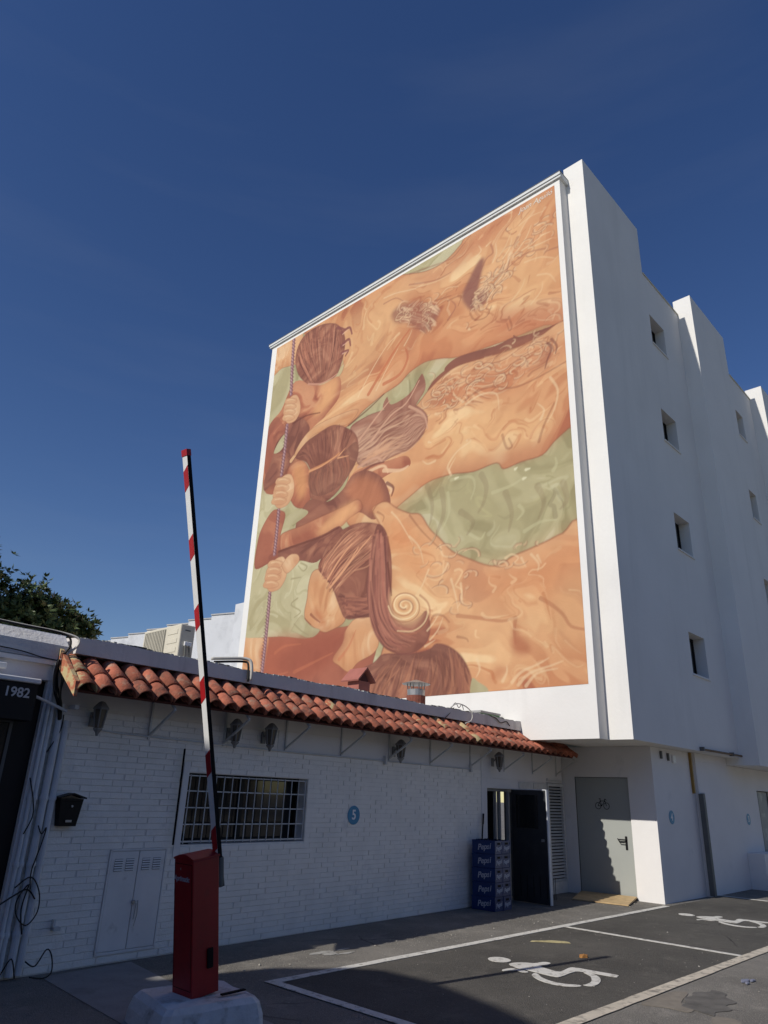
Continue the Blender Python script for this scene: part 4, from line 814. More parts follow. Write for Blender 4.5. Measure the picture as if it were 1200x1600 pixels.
# tile canopy
cn=LB.part('tile_canopy',(lambda m_:(m_.hexa([(3.36,6.62,2.385),(13.62,6.62,2.385),(13.62,7.03,2.665),(3.36,7.03,2.665),(3.36,6.605,2.405),(13.62,6.605,2.405),(13.62,7.03,2.69),(3.36,7.03,2.69)]),m_)[1])(MB()),DECK)
SL=math.atan2(.31,.43)
def barrel(r0,r1,L,th,up=True,n=8):
    mb=MB();V=[]
    for rr in(0,th):
        for (y,r) in((0,r0),(L,r1)):
            V.append([mb.bm.verts.new(((r-rr)*math.cos(math.pi*k/n),y,((r-rr)*math.sin(math.pi*k/n)) if up else -((r-rr)*math.sin(math.pi*k/n)))) for k in range(n+1)])
    for k in range(n):
        mb.bm.faces.new((V[0][k],V[0][k+1],V[1][k+1],V[1][k]));mb.bm.faces.new((V[2][k],V[3][k],V[3][k+1],V[2][k+1]))
        mb.bm.faces.new((V[0][k],V[2][k],V[2][k+1],V[0][k+1]));mb.bm.faces.new((V[1][k],V[1][k+1],V[3][k+1],V[3][k]))
    for k in(0,n): mb.bm.faces.new((V[0][k],V[1][k],V[3][k],V[2][k]))
    return mb
LT=.33
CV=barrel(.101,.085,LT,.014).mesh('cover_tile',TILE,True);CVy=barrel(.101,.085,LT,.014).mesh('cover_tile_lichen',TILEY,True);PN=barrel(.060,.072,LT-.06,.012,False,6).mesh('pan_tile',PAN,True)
PT=.2105;ncol=49
ey,ez=6.515,2.368
def slp(t): return ey+math.cos(SL)*t,ez+math.sin(SL)*t
for k in range(ncol):
    s=3.40+PT*k;sag=.006*math.sin(s*1.3)+.004*math.sin(s*3.1)
    for row in(0,1):
        t=row*.235+rnd.uniform(-.008,.008);y,z=slp(t)
        o=LB.inst('roof_tile',CVy if (k<1 or rnd.random()<.05) else CV,(s+rnd.uniform(-.008,.008),y,z+.030-row*.012*0+sag+row*.0),cn,(SL+rnd.uniform(-.02,.02)-.03,rnd.uniform(-.03,.03),rnd.uniform(-.025,.025)))
    for row in(0,1):
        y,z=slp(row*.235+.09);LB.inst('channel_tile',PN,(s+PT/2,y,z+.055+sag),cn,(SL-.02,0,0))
y0_,z0_=slp(-.02)
mb=MB();P=[]
for t,dz in((0,.0),(.56,.0)):
    y,z=slp(t);P+=[(3.295,y,z-.035),(3.295,y,z+.125)]
mb.hexa([(3.285,P[0][1],P[0][2]),(3.285,P[2][1],P[2][2]),(3.315,P[2][1],P[2][2]),(3.315,P[0][1],P[0][2]),(3.285,P[0][1]+.01,P[1][2]-.02),(3.285,P[2][1],P[3][2]),(3.325,P[2][1],P[3][2]),(3.325,P[0][1]+.01,P[1][2]-.02)])
LB.part('verge_tile',mb,TILEY,cn)
# steel brackets under the canopy
for s in(4.45,5.45,6.42,7.45,8.48,9.5,10.63,11.72,12.75,13.7):
    mb=MB();mb.bar((s,7.02,2.05),(s,7.02,2.58),.022);mb.bar((s,7.01,2.09),(s,6.60,2.335),.022);mb.bar((s,6.60,2.345),(s,7.0,2.635),.02);LB.part('bracket',mb,IRON)
mb=MB();mb.tube([(4.5,7.015,2.078),(6.3,7.015,2.056),(10.6,7.015,2.044)],.008,6);mb.tube([(3.86,7.01,2.10),(4.1,7.015,2.083),(4.5,7.015,2.078)],.008,6);LB.part('wall_cable',mb,PIPEW)
for s in(8.38,10.62): mb=MB();mb.box((s-.02,6.98,2.0),(s+.02,7.028,2.11));LB.part('cable_box',mb,IRON)
# barred window
mb=MB();mb.box((5.037,7.24,1.017),(6.873,7.25,1.74));win=LB.part('window',mb,GLASSD)
mb=MB()
for a,b in(((5.036,7.20,1.016),(5.08,7.239,1.741)),((6.83,7.20,1.016),(6.874,7.239,1.741)),((5.08,7.20,1.016),(6.83,7.239,1.055)),((5.08,7.20,1.70),(6.83,7.239,1.741)),((5.93,7.205,1.055),(5.98,7.238,1.70))): mb.box(a,b)
LB.part('frame',mb,BLACK,win)
gl=LB.part('window_grille',(lambda m_:(m_.box((5.05,7.05,1.036),(6.86,7.066,1.052)),m_)[1])(MB()),IRON)
for z in(1.215,1.385,1.555,1.715): mb=MB();mb.box((5.05,7.052,z-.006),(6.86,7.064,z+.006));LB.part('bar',mb,IRON,gl)
for k in range(16):
    s=5.075+k*.118;mb=MB();lo=1.018 if k%4==0 else 1.03;mb.tube([(s,7.046,lo),(s,7.046,1.725)],.0065,6);LB.part('bar',mb,IRON,gl)
mb=MB();mb.box((5.10,7.10,1.017),(5.20,7.18,1.07),.01);mb.box((5.12,7.11,1.07),(5.14,7.17,1.12));LB.part('window_clutter',mb,BLACKM)
mb=MB();mb.tube([(4.902,6.985,1.985),(4.912,6.985,1.02)],.011,8);LB.part('dark_conduit',mb,BLACKM)
# meter cupboard
for nm,a,b in(('cupboard_door',4.245,4.548),('cupboard_door',4.556,4.86)):
    mb=MB();mb.box((a,D-.012,.105),(b,D+.02,.972),.004);cd=LB.part(nm,mb,CUPB)
    for c0,c1 in((a+.04,a+.13),(a+.165,a+.255)):
        mb=MB();mb.box((c0,D-.0145,.794),(c1,D-.0121,.905));LB.part('vent_recess',mb,GREYC,cd)
        for q in range(5): mb=MB();z=.80+q*.022;mb.hexa([(c0,D-.024,z),(c1,D-.024,z),(c1,D-.0147,z),(c0,D-.0147,z),(c0,D-.0165,z+.013),(c1,D-.0165,z+.013),(c1,D-.0147,z+.013),(c0,D-.0147,z+.013)]);LB.part('vent_slat',mb,CUPB,cd)
mb=MB()
for a,b in(((4.225,D-.016,.09),(4.242,D+.018,.99)),((4.863,D-.016,.09),(4.88,D+.018,.99)),((4.225,D-.016,.975),(4.88,D+.018,.992)),((4.225,D-.01,.075),(4.88,D+.018,.102))): mb.box(a,b,.003)
LB.part('cupboard_frame',mb,CUPB)
mb=MB();mb.box((4.535,D-.035,.50),(4.57,D-.013,.53),.004);mb.tube([(4.552,D-.03,.51),(4.60,D-.03,.525),(4.61,D-.03,.40),(4.59,D-.03,.30)],.004,5);mb.tube([(4.552,D-.025,.51),(4.585,D-.028,.50),(4.575,D-.03,.36)],.004,5);LB.part('hasp',mb,STEEL)
# doorway, open leaf and louvred shutter
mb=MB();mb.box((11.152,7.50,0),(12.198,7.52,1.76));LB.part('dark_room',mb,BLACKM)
mb=MB()
for a,b in(((11.151,7.08,0),(11.19,7.30,1.764)),((12.16,7.08,0),(12.199,7.30,1.764)),((11.19,7.08,1.72),(12.16,7.30,1.764)),((11.55,7.12,0),(11.60,7.16,1.72)),((11.66,7.10,0),(11.71,7.15,1.72)),((11.88,7.05,0),(11.93,7.10,1.72))): mb.box(a,b)
LB.part('door_frame',mb,mat('door_frame_grey',(.30,.30,.29),.7,.1,4,.1,30))
hs,hn=11.93,7.0;es_,en=11.86,6.28;dv=Vector((es_-hs,en-hn,0));dl=dv.length;dv/=dl;pv=Vector((-dv.y,dv.x,0))
def leafbox(mb,a,b,z0,z1,t0,t1): mb.hexa([(*(Vector((hs,hn,0))+dv*p+pv*t).xy,z) for z in(z0,z1) for p,t in((a,t0),(b,t0),(b,t1),(a,t1))])
mb=MB();leafbox(mb,0,dl,.012,1.76,-.022,.022);leaf=LB.part('open_door_leaf',mb,DOORD,label='dark metal door leaf standing open')
mb=MB();leafbox(mb,dl+.001,dl+.02,.01,1.77,-.03,.03);leafbox(mb,0,dl,1.761,1.775,-.026,.026);LB.part('leaf_edge',mb,PIPEW,leaf)
for t in(-.026,.023): 
    mb=MB();leafbox(mb,.10,.55,1.15,1.68,t,t+.003);LB.part('leaf_panel',mb,GLASSD,leaf)
mb=MB();leafbox(mb,dl-.10,dl-.06,.95,.99,-.06,-.023);leafbox(mb,dl-.10,dl-.06,.95,.99,.023,.06);LB.part('handle',mb,STEEL,leaf)
for q in range(6): mb=MB();leafbox(mb,.15+q*.13,.158+q*.13,.10,.42,-.026,-.023);leafbox(mb,.15+q*.13,.158+q*.13,.10,.42,.023,.026);LB.part('leaf_groove',mb,BLACKM,leaf)
mb=MB();s0,s1=13.295,13.95
for a,b in(((s0,D-.03,.0),(s0+.05,D+.03,1.915)),((s1-.05,D-.03,.0),(s1,D+.03,1.915)),((s0+.05,D-.03,1.86),(s1-.05,D+.03,1.915)),((s0+.05,D-.03,.0),(s1-.05,D+.03,.20)),((s0+.05,D+.02,.2),(s1-.05,D+.0205,.201))): mb.box(a,b,.003)
shu=LB.part('louvred_shutter',mb,IRON);mb=MB();mb.box((s0+.05,D+.022,.2),(s1-.05,D+.03,1.86));LB.part('shutter_back',mb,BLACKM,shu)
SLm=MB();SLm.hexa([(0,-.030,-.018),(.555,-.030,-.018),(.555,-.024,-.021),(0,-.024,-.021),(0,.004,.014),(.555,.004,.014),(.555,.010,.010),(0,.010,.010)]);SLM=SLm.mesh('slat',IRON)
for q in range(30): LB.inst('slat',SLM,(s0+.05,D,.225+q*.0552),shu)
mb=MB();mb.box((13.29,D-.03,1.95),(13.33,D-.008,2.0));mb.box((13.3,D-.02,1.95),(13.9,D-.008,1.975));LB.part('shutter_rail',mb,IRON)
for s0,s1 in((12.22,12.72),(12.76,13.27)):
    mb=MB();mb.box((s0,D-.022,1.60),(s1,D-.009,1.90),.003);mb.box((s0+.06,D-.026,1.66),(s1-.06,D-.0225,1.675));LB.part('shutter_box',mb,IRON)
# drain pipes at the corner
for s,r,n,t in((3.505,.032,6.985,1.9),(3.425,.034,6.98,2.05),(3.335,.024,6.985,2.3),(3.285,.02,6.965,2.45)):
    mb=MB();mb.tube([(s,n,.03),(s,n,t),(s-.01,n,t+.25)],r,12)
    for z in(.35,.9,1.45): mb.lathe((s,n,z),[(r+.006,-.02),(r+.008,0),(r+.006,.02)],12)
    LB.part('drain_pipe',mb,PIPEW,smooth=False)
mb=MB();mb.box((3.515,6.9,2.26),(3.56,7.02,2.30));mb.tube([(3.02,6.86,2.35),(3.3,6.88,2.27),(3.44,6.9,2.23)],.014,8);LB.part('awning_arm',mb,PIPEW)
# cable bundle
def wire(pts,r,m,name='cable'):
    P=[Vector(p) for p in pts];o=[]
    for i in range(len(P)-1):
        a,b,c,d=P[max(i-1,0)],P[i],P[i+1],P[min(i+2,len(P)-1)]
        for t in range(5):
            t/=5;o.append(.5*((2*b)+(c-a)*t+(2*a-5*b+4*c-d)*t*t+(3*b-a-3*c+d)*t**3))
    o.append(P[-1]);mb=MB();mb.tube(o,r,5);return LB.part(name,mb,m,smooth=True)
wire([(2.2,6.93,2.985),(2.8,6.94,2.965),(3.15,6.92,2.96),(3.30,6.88,2.93),(3.33,6.86,2.84),(3.30,6.90,2.74),(3.29,6.93,2.60),(3.31,6.92,2.45),(3.37,6.9,2.30),(3.42,6.95,2.16)],.011,CABLE)
wire([(2.2,6.95,2.98),(2.9,6.97,2.975),(3.2,6.93,2.965),(3.38,6.86,2.93),(3.40,6.84,2.86),(3.34,6.88,2.77),(3.28,6.92,2.68),(3.27,6.93,2.50),(3.32,6.92,2.36),(3.40,6.94,2.22)],.012,CABLEW)
wire([(3.27,6.91,2.70),(3.26,6.91,2.55),(3.29,6.9,2.40),(3.36,6.92,2.28),(3.41,6.95,2.15)],.016,CABLE)
wire([(3.29,6.90,2.66),(3.33,6.88,2.52),(3.33,6.88,2.40),(3.38,6.91,2.25)],.014,CABLE)
wire([(3.28,6.90,2.66),(3.36,6.86,2.70),(3.45,6.86,2.735)],.012,CABLE)
wire([(3.44,6.94,2.20),(3.44,6.95,2.05),(3.36,6.97,1.85)],.006,CABLE)
wire([(2.0,6.93,2.74),(2.8,6.94,2.735),(3.1,6.93,2.70),(3.27,6.92,2.69)],.006,CABLE)
wire([(3.24,6.94,1.62),(3.30,6.93,1.45),(3.33,6.93,1.30),(3.28,6.93,1.15)],.006,CABLE)
wire([(3.40,6.93,1.22),(3.44,6.92,1.15),(3.48,6.93,1.20),(3.46,6.93,1.05),(3.42,6.93,.85),(3.44,6.93,.70)],.006,CABLE)
wire([(3.30,6.93,.72),(3.42,6.92,.80),(3.52,6.92,.68),(3.54,6.92,.52),(3.46,6.92,.42),(3.36,6.92,.50),(3.34,6.93,.62),(3.42,6.93,.74),(3.40,6.94,.55),(3.45,6.94,.35)],.006,CABLE)
wire([(3.15,6.9,.58),(3.3,6.92,.66),(3.42,6.94,.70),(3.5,6.93,.62)],.007,CABLE)
wire([(3.52,6.93,.14),(3.60,6.9,.10),(3.67,6.88,.22),(3.73,6.88,.16),(3.74,6.86,.04),(3.66,6.85,.01),(3.55,6.86,.03)],.006,CABLE)
wire([(3.20,6.9,.01),(3.26,6.92,.16),(3.31,6.92,.06),(3.38,6.9,.18),(3.44,6.9,.03)],.006,CABLE)
wire([(5.15,7.05,3.02),(5.35,6.98,3.05),(5.52,6.93,3.07),(5.60,6.88,3.05),(5.62,6.86,2.95),(5.62,6.86,2.82)],.020,CABLEW)
wire([(5.2,7.06,2.99),(5.4,6.99,3.02),(5.55,6.93,3.035),(5.585,6.89,3.0),(5.59,6.87,2.80)],.014,CABLE)
wire([(10.05,6.95,2.98),(9.95,6.92,2.92),(9.7,6.88,2.78),(9.5,6.86,2.70)],.006,CABLE)
wire([(9.95,6.95,2.97),(10.1,6.92,3.05),(10.3,6.88,3.02),(10.42,6.84,2.92),(10.38,6.83,2.80),(10.22,6.84,2.74)],.009,CABLEW)
wire([(9.98,6.96,2.97),(10.08,6.94,3.06),(10.16,6.93,2.99),(10.25,6.93,3.05),(10.3,6.93,2.97)],.006,CABLE)
wire([(11.0,6.92,2.965),(11.25,6.89,2.93),(11.4,6.88,2.86),(11.6,6.88,2.90),(11.75,6.9,2.84)],.009,CABLE)
mb=MB();mb.box((3.75,6.96,.34),(3.81,7.03,.37));mb.box((3.75,6.99,.34),(3.77,7.03,.43));LB.part('wall_hook',mb,IRON)
mb=MB();mb.box((11.45,7.33,2.90),(12.12,7.9,3.06));mb2=MB();mb2.box((11.43,7.31,3.061),(12.125,7.93,3.10));rb=LB.part('green_upstand',mb,GREEN);LB.part('upstand_cap',mb2,CONC,rb)
# ---------------------------------------------------------------- things on and by the low building
def lantern(s,lab):
    t=Thing('wall_lantern',lab,'lantern',(s,7.03,2.05),BY,'lanterns under the tile canopy')
    n=6.88;mb=MB();mb.box((s-.03,7.0,2.12),(s+.03,7.028,2.26),.004);mb.bar((s,7.0,2.20),(s,n,2.315),.016);t.part('wall_arm',mb,LAMPB)
    mb=MB();mb.lathe((s,n,2.30),[(.012,.06),(.035,.05),(.082,.0),(.088,-.014),(.076,-.02)],6);t.part('cap',mb,LAMPB)
    mb=MB()
    for k in range(6):
        a=2*math.pi*k/6;mb.bar((s+.070*math.cos(a),n+.070*math.sin(a),2.282),(s+.046*math.cos(a),n+.046*math.sin(a),2.11),.012)
    mb.lathe((s,n,2.04),[(.012,-.01),(.022,.02),(.049,.05),(.051,.062),(.04,.064)],6);t.part('cage',mb,LAMPB)
    mb=MB();mb.lathe((s,n,2.105),[(.040,0),(.063,.175)],6);t.part('glass',mb,LAMPG)
for s,lab in((3.78,'wall lantern under the left end of the tile canopy'),(5.50,'wall lantern above the barred window, under the tiles'),(6.04,'wall lantern just right of the barred window, under the tiles'),(8.58,'wall lantern under the tiles, right of the blue number five'),(11.33,'wall lantern above the open doorway and the blue crates')): lantern(s,lab)
t=Thing('mailbox','black metal mailbox on the white brick wall left of the cupboard doors','mailbox',(3.68,7.03,1.2),BY)
mb=MB();mb.hexa([(3.60,6.95,1.21),(3.77,6.95,1.21),(3.77,7.027,1.21),(3.60,7.027,1.21),(3.565,6.93,1.45),(3.795,6.93,1.45),(3.795,7.027,1.45),(3.565,7.027,1.45)]);t.part('body',mb,BLACK)
mb=MB();mb.hexa([(3.545,6.91,1.451),(3.68,6.91,1.49),(3.68,7.028,1.49),(3.545,7.028,1.451),(3.545,6.91,1.463),(3.68,6.91,1.502),(3.68,7.028,1.502),(3.545,7.028,1.463)]);mb.hexa([(3.6805,6.91,1.49),(3.815,6.91,1.451),(3.815,7.028,1.451),(3.6805,7.028,1.49),(3.6805,6.91,1.502),(3.815,6.91,1.463),(3.815,7.028,1.463),(3.6805,7.028,1.502)]);t.part('lid',mb,BLACK)
mb=MB();mb.tube([(3.69,6.942,1.385),(3.69,6.925,1.385)],.010,10);t.part('lock',mb,STEEL)
mb=MB();mb.box((3.655,6.938,1.245),(3.715,6.944,1.265));t.part('name_plate',mb,STEEL)
mb=MB();mb.box((3.60,6.926,1.425),(3.76,6.931,1.43));t.part('slot',mb,BLACKM)
def number(name,o,rz,txt,lab):
    t=Thing(name,lab,'sign',o,rz);x,n,z=o
    mb=MB();mb.tube([(x,n,z),(x,n-.006,z)],.119,36);t.part('disc',mb,SIGNB)
    t.text('numeral',txt,.17,(x,n-.0075,z),(1,0,0),(0,0,1),SIGNW,bold=.004)
number('number_sign',(7.775,7.027,1.32),BY,'5','round blue sign with a white 5 on the brick wall')
number('number_sign',(14.24,5.868,1.395),0,'4','round blue sign with a white 4 on the shaded side wall')
number('number_sign',(18.3,5.798,1.375),0,'3','round blue sign with a white 3 on the shaded wall, farthest right')
t=Thing('shop_sign','black shop fascia sign with pale lettering and a white top rail at the left edge','sign',(2.6,7.0,2.29),BY)
mb=MB();mb.box((0.8,6.80,2.10),(3.08,6.98,2.425),.004);t.part('board',mb,BLACK)
mb=MB();mb.box((0.8,6.77,2.43),(3.085,6.98,2.475),.008);t.part('top_rail',mb,WHITEP)
SLT=mat('sign_letter',(.52,.53,.54),.6,.05,4,0,1);t.text('word','Since',.118,(2.645,6.7985,2.335),(1,0,0),(0,0,1),SLT,align='RIGHT',bold=.0025);t.text('year','1982',.118,(2.895,6.7985,2.335),(1,0,0),(0,0,1),SLT,bold=.0025)
mb=MB();mb.box((2.2,6.9,2.54),(2.80,6.95,2.60),.01);mb.box((2.4,6.95,2.5),(2.5,6.98,2.62));t.part('lamp_rail',mb,WHITEP)
# crates
def crate(i,j,lab):
    s0=10.50+i*.238;n0=6.50;z0=j*.197;t=Thing('bottle_crate',lab,'crate',(s0+.117,n0+.21,z0),BY,'blue bottle crates stacked by the doorway')
    t.root.rotation_euler.z+=rnd.uniform(-.03,.03);t.root.location.x+=rnd.uniform(-.004,.004);t.root.location.y+=rnd.uniform(-.012,.006)
    s1,n1,z1=s0+.228,n0+.42,z0+.195
    mb=MB();th=.012
    mb.box((s0,n0,z0+.002),(s0+th,n1,z1),.003);mb.box((s1-th,n0,z0+.002),(s1,n1,z1),.003);mb.box((s0+th,n0,z0+.002),(s1-th,n0+th,z1),.002);mb.box((s0+th,n1-th,z0+.002),(s1-th,n1,z1),.002);t.part('shell',mb,BLUE)
    mb=MB();mb.box((s0+th,n0+th,z0+.01),(s1-th,n1-th,z0+.018));t.part('base',mb,BLUE)
    mb=MB();mb.box((s0-.004,n0-.004,z1-.022),(s1+.004,n0-.0005,z1-.002));mb.box((s0-.004,n0-.0004,z1-.022),(s0-.0005,n1,z1-.002));mb.box((s0-.003,n0-.004,z0+.004),(s0+.02,n0-.0005,z1-.023));mb.box((s1-.02,n0-.004,z0+.004),(s1+.003,n0-.0005,z1-.023));t.part('rim',mb,BLUE)
    mb=MB();mb.box((s0+.07,n0-.003,z0+.135),(s1-.07,n0-.0005,z0+.165));t.part('grip',mb,BLACKM)
    for b_ in range(3):
        for c_ in range(4 if j==4 else 0): mb=MB();mb.lathe((s0+.05+b_*.064,n0+.06+c_*.1,z0+.02),[(.028,0),(.028,.11),(.011,.16),(.013,.185)],8);t.part('bottle',mb,GLASSD)
    for a_ in((s0-.0035,n0+.10),(s0-.0035,n0+.31)): mb=MB();mb.box((a_[0],a_[1],z0+.01),(s0-.0004,a_[1]+.012,z1-.024));t.part('rib',mb,BLUE)
    t.text('logo','Pepsi',.085,((s0+s1)/2,n0-.002,z0+.085),(1,0,.18),(-.18,0,1),LOGOW,shear=.3,bold=.002)
    if i==0: t.text('logo','Pepsi',.115,(s0-.002,n0+.20,z0+.10),(0,-1,.12),(0,.12,1),LOGOW,shear=.3,bold=.002)
pos=['bottom','second','middle','fourth','top']
for i in range(2):
    for j in range(5): crate(i,j,('blue bottle crate, %s of the %s stack by the doorway'%({'second':'second from the ground','fourth':'second from the top'}.get(pos[j],pos[j]),'left' if i==0 else 'right')))
t=Thing('broom_handle','thin black stick leaning behind the blue crates','stick',(10.86,6.9,.02),BY);mb=MB();mb.tube([(10.74,6.945,.03),(10.94,6.975,1.34)],.011,8);t.part('stick',mb,BLACKM)
mb=MB();mb.tube([(10.925,6.9725,1.2),(10.945,6.976,1.36)],.016,8);t.part('grip',mb,BLACK)
# air conditioner
t=Thing('air_conditioner','cream outdoor air conditioning unit on the roof behind the parapet','air conditioner',(4.98,8.73,2.86))
mb=MB();mb.box((4.88,8.26,3.0),(5.10,9.2,3.585),.015,2);t.part('casing',mb,ACW)
mb=MB();mb.box((4.872,8.62,3.04),(4.879,9.16,3.55),.003);gr_=t.part('fan_grille',mb,ACD)
for k in range(13):
    mb=MB();y=8.64+k*.041;mb.box((4.866,y,3.05),(4.8715,y+.012,3.54));t.part('grille_bar',mb,ACW,gr_)
for k in range(4): mb=MB();z=3.10+k*.12;mb.box((4.874,8.32,z),(4.8795,8.56,z+.06),.002);t.part('panel_recess',mb,ACW)
mb=MB();mb.box((4.95,8.235,3.30),(5.06,8.2595,3.36),.006);t.part('valve_cover',mb,WHITEP)
mb=MB();mb.tube([(4.97,8.24,3.31),(4.97,8.22,3.15),(5.0,8.22,2.9)],.014,6);mb.tube([(5.02,8.24,3.31),(5.04,8.21,3.15),(5.06,8.22,2.9)],.012,6);t.part('pipes',mb,mat('pipe_lagging',(.12,.12,.11),.8,.1,5,0,1))
mb=MB();mb.box((4.9,8.35,2.862),(5.08,8.41,2.999));mb.box((4.9,9.05,2.862),(5.08,9.11,2.999));t.part('feet',mb,GREYC)
mb=MB();mb.box((4.95,8.2575,3.50),(5.03,8.2598,3.515));t.part('maker_mark',mb,GREYC)
# roof vents
t=Thing('gabled_chimney','small red gabled chimney on the flat roof in front of the mural','chimney',(8.52,8.58,2.86))
mb=MB();mb.box((8.40,8.45,2.862),(8.66,8.71,3.33));t.part('stack',mb,CHIM)
mb=MB();rx0,rx1,ry0,ry1,ze,zr=8.33,8.73,8.39,8.80,3.315,3.53;xm=(rx0+rx1)/2
mb.hexa([(rx0,ry0,ze),(xm,ry0,zr),(xm,ry1,zr),(rx0,ry1,ze),(rx0-.01,ry0,ze+.022),(xm,ry0,zr+.03),(xm,ry1,zr+.03),(rx0-.01,ry1,ze+.022)]);mb.hexa([(xm+.001,ry0,zr),(rx1,ry0,ze),(rx1,ry1,ze),(xm+.001,ry1,zr),(xm+.001,ry0,zr+.03),(rx1+.01,ry0,ze+.022),(rx1+.01,ry1,ze+.022),(xm+.001,ry1,zr+.03)]);t.part('roof',mb,CHIM)
mb=MB();mb.prism([(8.41,8.47,3.331),(8.65,8.47,3.331),(xm,8.47,3.50)],(0,.2,0));t.part('gable',mb,DECK)
t=Thing('round_chimney','brick chimney pipe with a metal cowl on the low roof','chimney',(*fw_(10.37,8.0,0).xy,2.86));c=fw_(10.37,8.0,0)
mb=MB();mb.lathe((c.x,c.y,2.862),[(.17,0),(.17,.40)],20);t.part('pot',mb,BRR)
mb=MB();mb.lathe((c.x,c.y,3.263),[(.155,0),(.16,.10),(.15,.11)],20);t.part('collar',mb,STEEL)
mb=MB()
for k in range(6): a=k*math.pi/3;mb.bar((c.x+.15*math.cos(a),c.y+.15*math.sin(a),3.36),(c.x+.16*math.cos(a),c.y+.16*math.sin(a),3.47),.014)
t.part('struts',mb,STEEL)
mb=MB();mb.lathe((c.x,c.y,3.465),[(.25,0),(.255,.008),(.06,.07),(.02,.08)],24);t.part('cowl',mb,STEEL)
# plywood ramp
t=Thing('plywood_ramp','sheet of plywood sloping up to the grey bicycle door','ramp',(13.2,6.7,0))
mb=MB();mb.hexa([(12.72,6.13,.006),(13.56,6.36,.045),(13.56,7.45,.03),(12.58,7.10,.004),(12.72,6.13,.026),(13.56,6.36,.068),(13.56,7.45,.055),(12.58,7.10,.022)]);t.part('board',mb,WOOD)
mb=MB();mb.box((13.2,6.45,.001),(13.5,7.3,.02));t.part('packer',mb,GREYC)
# rag, leaf, cable litter
def litter(name,lab,cat,pts,h,m):
    mb=MB();c=Vector((sum(p[0] for p in pts)/len(pts),sum(p[1] for p in pts)/len(pts)));top=[];v=[mb.bm.verts.new((x,y,.007)) for x,y in pts];rl=random.Random(len(name))
    u=[mb.bm.verts.new((c.x+(x-c.x)*.9,c.y+(y-c.y)*.9,.010+h*rl.uniform(.3,1))) for x,y in pts];n=len(v);k=mb.bm.verts.new((c.x,c.y,.01+h))
    mb.bm.faces.new(v[::-1])
    for i in range(n): mb.bm.faces.new((v[i],v[(i+1)%n],u[(i+1)%n],u[i]));mb.bm.faces.new((u[i],u[(i+1)%n],k))
    o=link(name,mb.mesh(name,m));o['label']=lab;o['category']=cat
litter('dry_leaf','curled orange brown leaf on the tarmac right of the wheelchair sign','leaf',blob(8.21,4.53,.055,.035,9,.3,4),.03,mat('dry_leaf',(.36,.17,.05),.8,.2,20,0,1))
litter('twig','pale crooked twig lying near the inner bay line','twig',[(8.50,5.40),(8.54,5.375),(8.645,5.275),(8.725,5.155),(8.80,5.09),(8.83,5.03),(8.79,5.07),(8.715,5.14),(8.63,5.26),(8.53,5.36)],.02,mat('twig',(.46,.40,.22),.8,.2,20,0,1))
for k,(x,y,s_) in enumerate(((8.53,2.95,.05),(8.45,2.90,.03),(8.62,2.90,.03))): litter('plastic_scrap',('crumpled grey plastic scrap by the outer bay line, the largest one','small grey plastic scrap, nearest the outer stain','small grey plastic scrap beyond the largest one')[k],'scrap',blob(x,y,s_*1.6,s_*.6,8,.4,k+2),.015,mat('plastic_scrap',(.20,.21,.27),.6,.2,20,0,1))

# ---------------------------------------------------------------- barrier
pl=Thing('concrete_plinth','whitewashed concrete plinth under the red barrier cabinet','plinth',(3.6,5.1,0))
top=[(3.20,4.87),(3.87,4.79),(3.94,5.32),(3.32,5.49)];c=Vector((3.58,5.12))
mb=MB();rings=[]
for z,k in((0,1.20),(.09,1.17),(.165,1.10),(.20,1.0)):
    ring_=[]
    for i in range(4):
        a,b=Vector(top[i]),Vector(top[(i+1)%4])
        for f in(.06,.35,.65,.94): p=a+(b-a)*f;p=c+(p-c)*(k+rnd.uniform(-.012,.012));ring_.append(mb.bm.verts.new((p.x,p.y,z+(rnd.uniform(-.006,.006) if z else 0))))
    rings.append(ring_)
for a,b in zip(rings,rings[1:]):
    for k in range(16): mb.bm.faces.new((a[k],a[(k+1)%16],b[(k+1)%16],b[k]))
mb.bm.faces.new(rings[-1]);mb.bm.faces.new(rings[0][::-1]);pl.part('block',mb,PLINTH)
br=Thing('barrier','red car park barrier cabinet with its striped arm raised','barrier',(3.59,5.15,.196),0,None,(0,-R(8.0),0))
x0,x1,y0,y1,z0=3.475,3.705,5.025,5.28,.2;hh=.905
mb=MB();mb.box((x0,y0,z0),(x1,y1,z0+hh),.006,2);cab=br.part('cabinet',mb,RED)
mb=MB();zt=z0+hh+.001;n=8
def lz(f): return .028*math.sin(math.pi*f)+.012
for k in range(n):
    a,b=k/n,(k+1)/n;mb.hexa([(x0-.004,y0-.004+(y1-y0+.008)*a,zt),(x1+.004,y0-.004+(y1-y0+.008)*a,zt),(x1+.004,y0-.004+(y1-y0+.008)*b,zt),(x0-.004,y0-.004+(y1-y0+.008)*b,zt),(x0-.004,y0-.004+(y1-y0+.008)*a,zt+lz(a)),(x1+.004,y0-.004+(y1-y0+.008)*a,zt+lz(a)),(x1+.004,y0-.004+(y1-y0+.008)*b,zt+lz(b)),(x0-.004,y0-.004+(y1-y0+.008)*b,zt+lz(b))])
bmesh.ops.remove_doubles(mb.bm,verts=mb.bm.verts[:],dist=1e-4);br.part('lid',mb,RED)
br.text('maker_name','Aprimatic',.052,(x0-.0015,5.175,z0+.775),(0,-1,0),(0,0,1),LOGOW,shear=.2,bold=.001)
mb=MB();mb.box((x0-.004,5.185,z0+.835),(x0-.0005,5.192,z0+.85));br.part('key_mark',mb,STEEL)
mb=MB()
